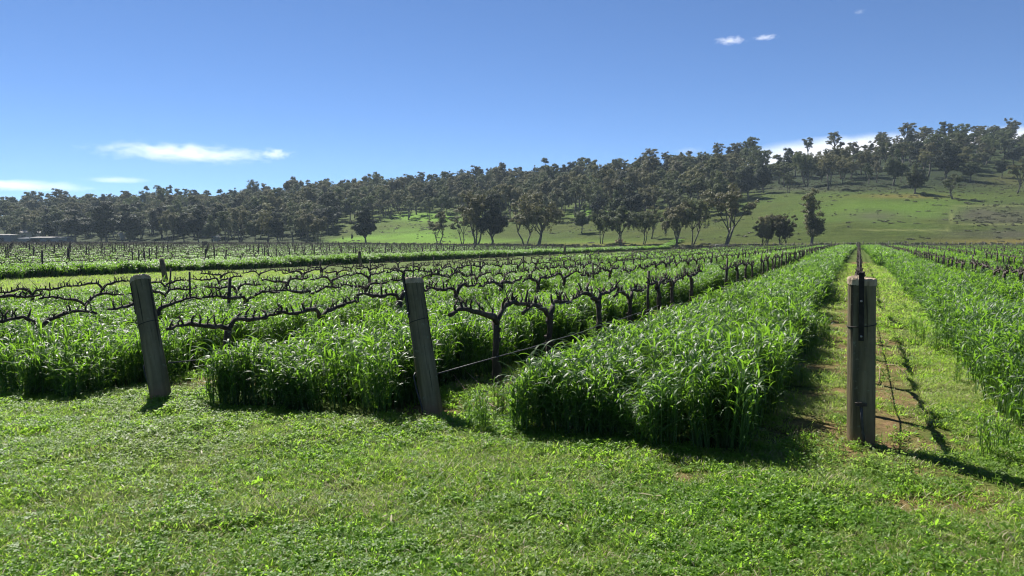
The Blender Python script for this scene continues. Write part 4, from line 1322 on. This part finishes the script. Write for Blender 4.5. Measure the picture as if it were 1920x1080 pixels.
cloud(1290, 282, 80, 20, 4200, 60, .003, (3, 2, 1.5), .64, 7.7, 'faint cloud scrap above the middle ridge')
cloud(1180, 330, 460, 44, 4400, 160, .008, (5, 2, 1.5), .60, 15.1, 'thin white cloud showing through the middle ridge trees')

# ------------------------------------------------------------------ haze
HZ = True
if HZ:
    M = MB(); top = float(verts[:, 2].max()) + 26; bot = float(verts[:, 2].min()) - 1.0
    M.box((0, 0, (top + bot) / 2), (900, 900, (top - bot) / 2))
    m, nt, out = nodes_of('haze_air')
    pv = N(nt, 'ShaderNodeVolumePrincipled', Density=HAZE_D, Anisotropy=0.0)
    pv.inputs['Color'].default_value = (.66, .82, 1.0, 1)
    nt.links.new(pv.outputs[0], out.inputs['Volume'])
    m.cycles.homogeneous_volume = True
    o = M.build('haze', m, None, False); tag(o, kind='stuff'); o['label'] = 'thin bluish haze filling the air over the field'
    o.display_type = 'WIRE'

# ------------------------------------------------------------------ light, sky, camera
w = bpy.data.worlds.new('World'); scene.world = w; w.use_nodes = True
nt = w.node_tree; nt.nodes.clear()
sk = nt.nodes.new('ShaderNodeTexSky'); sk.sky_type = 'NISHITA'; sk.sun_disc = False
AZ = math.atan2(-.50, .87)                            # where the sun stands, clockwise from +y
EL = R(48)
sk.sun_elevation = EL; sk.sun_rotation = AZ
sk.altitude = 200; sk.air_density = SKY_AIR; sk.dust_density = SKY_DUST; sk.ozone_density = SKY_OZ
bg = nt.nodes.new('ShaderNodeBackground'); bg.inputs['Strength'].default_value = SKY_S
wo = nt.nodes.new('ShaderNodeOutputWorld')
nt.links.new(sk.outputs[0], bg.inputs[0]); nt.links.new(bg.outputs[0], wo.inputs[0])
sd = bpy.data.lights.new('sun', 'SUN'); sd.energy = SUN_E; sd.angle = R(.5); sd.color = (1, .95, .87)
so = bpy.data.objects.new('sun', sd); COL.objects.link(so)
d = Vector((math.sin(AZ) * math.cos(EL), math.cos(AZ) * math.cos(EL), math.sin(EL)))
so.rotation_euler = d.to_track_quat('Z', 'Y').to_euler(); so.location = (-20, 30, 60)

cam = bpy.data.cameras.new('camera'); co = bpy.data.objects.new('camera', cam); COL.objects.link(co)
cam.sensor_width = 36; cam.lens = 36 * F / 1920; cam.clip_start = .05; cam.clip_end = 12000
co.location = (0, 0, CAM_H); co.rotation_euler = (math.pi / 2 - PITCH, 0, 0)
scene.camera = co
vs_ = scene.view_settings; vs_.view_transform = 'Standard'; vs_.look = 'None'; vs_.gamma = 1; vs_.use_curve_mapping = False
vs_.exposure = EXPOSURE
cy = scene.cycles
cy.max_bounces = 5; cy.diffuse_bounces = 1; cy.glossy_bounces = 2; cy.transmission_bounces = 4; cy.transparent_max_bounces = 8; cy.volume_bounces = 1
cy.volume_step_rate = .35; cy.volume_max_steps = 160
cy.use_denoising = True; cy.denoising_prefilter = 'ACCURATE'
cy.pixel_filter_type = 'BLACKMAN_HARRIS'; cy.filter_width = 1.15
cy.sample_clamp_indirect = 6
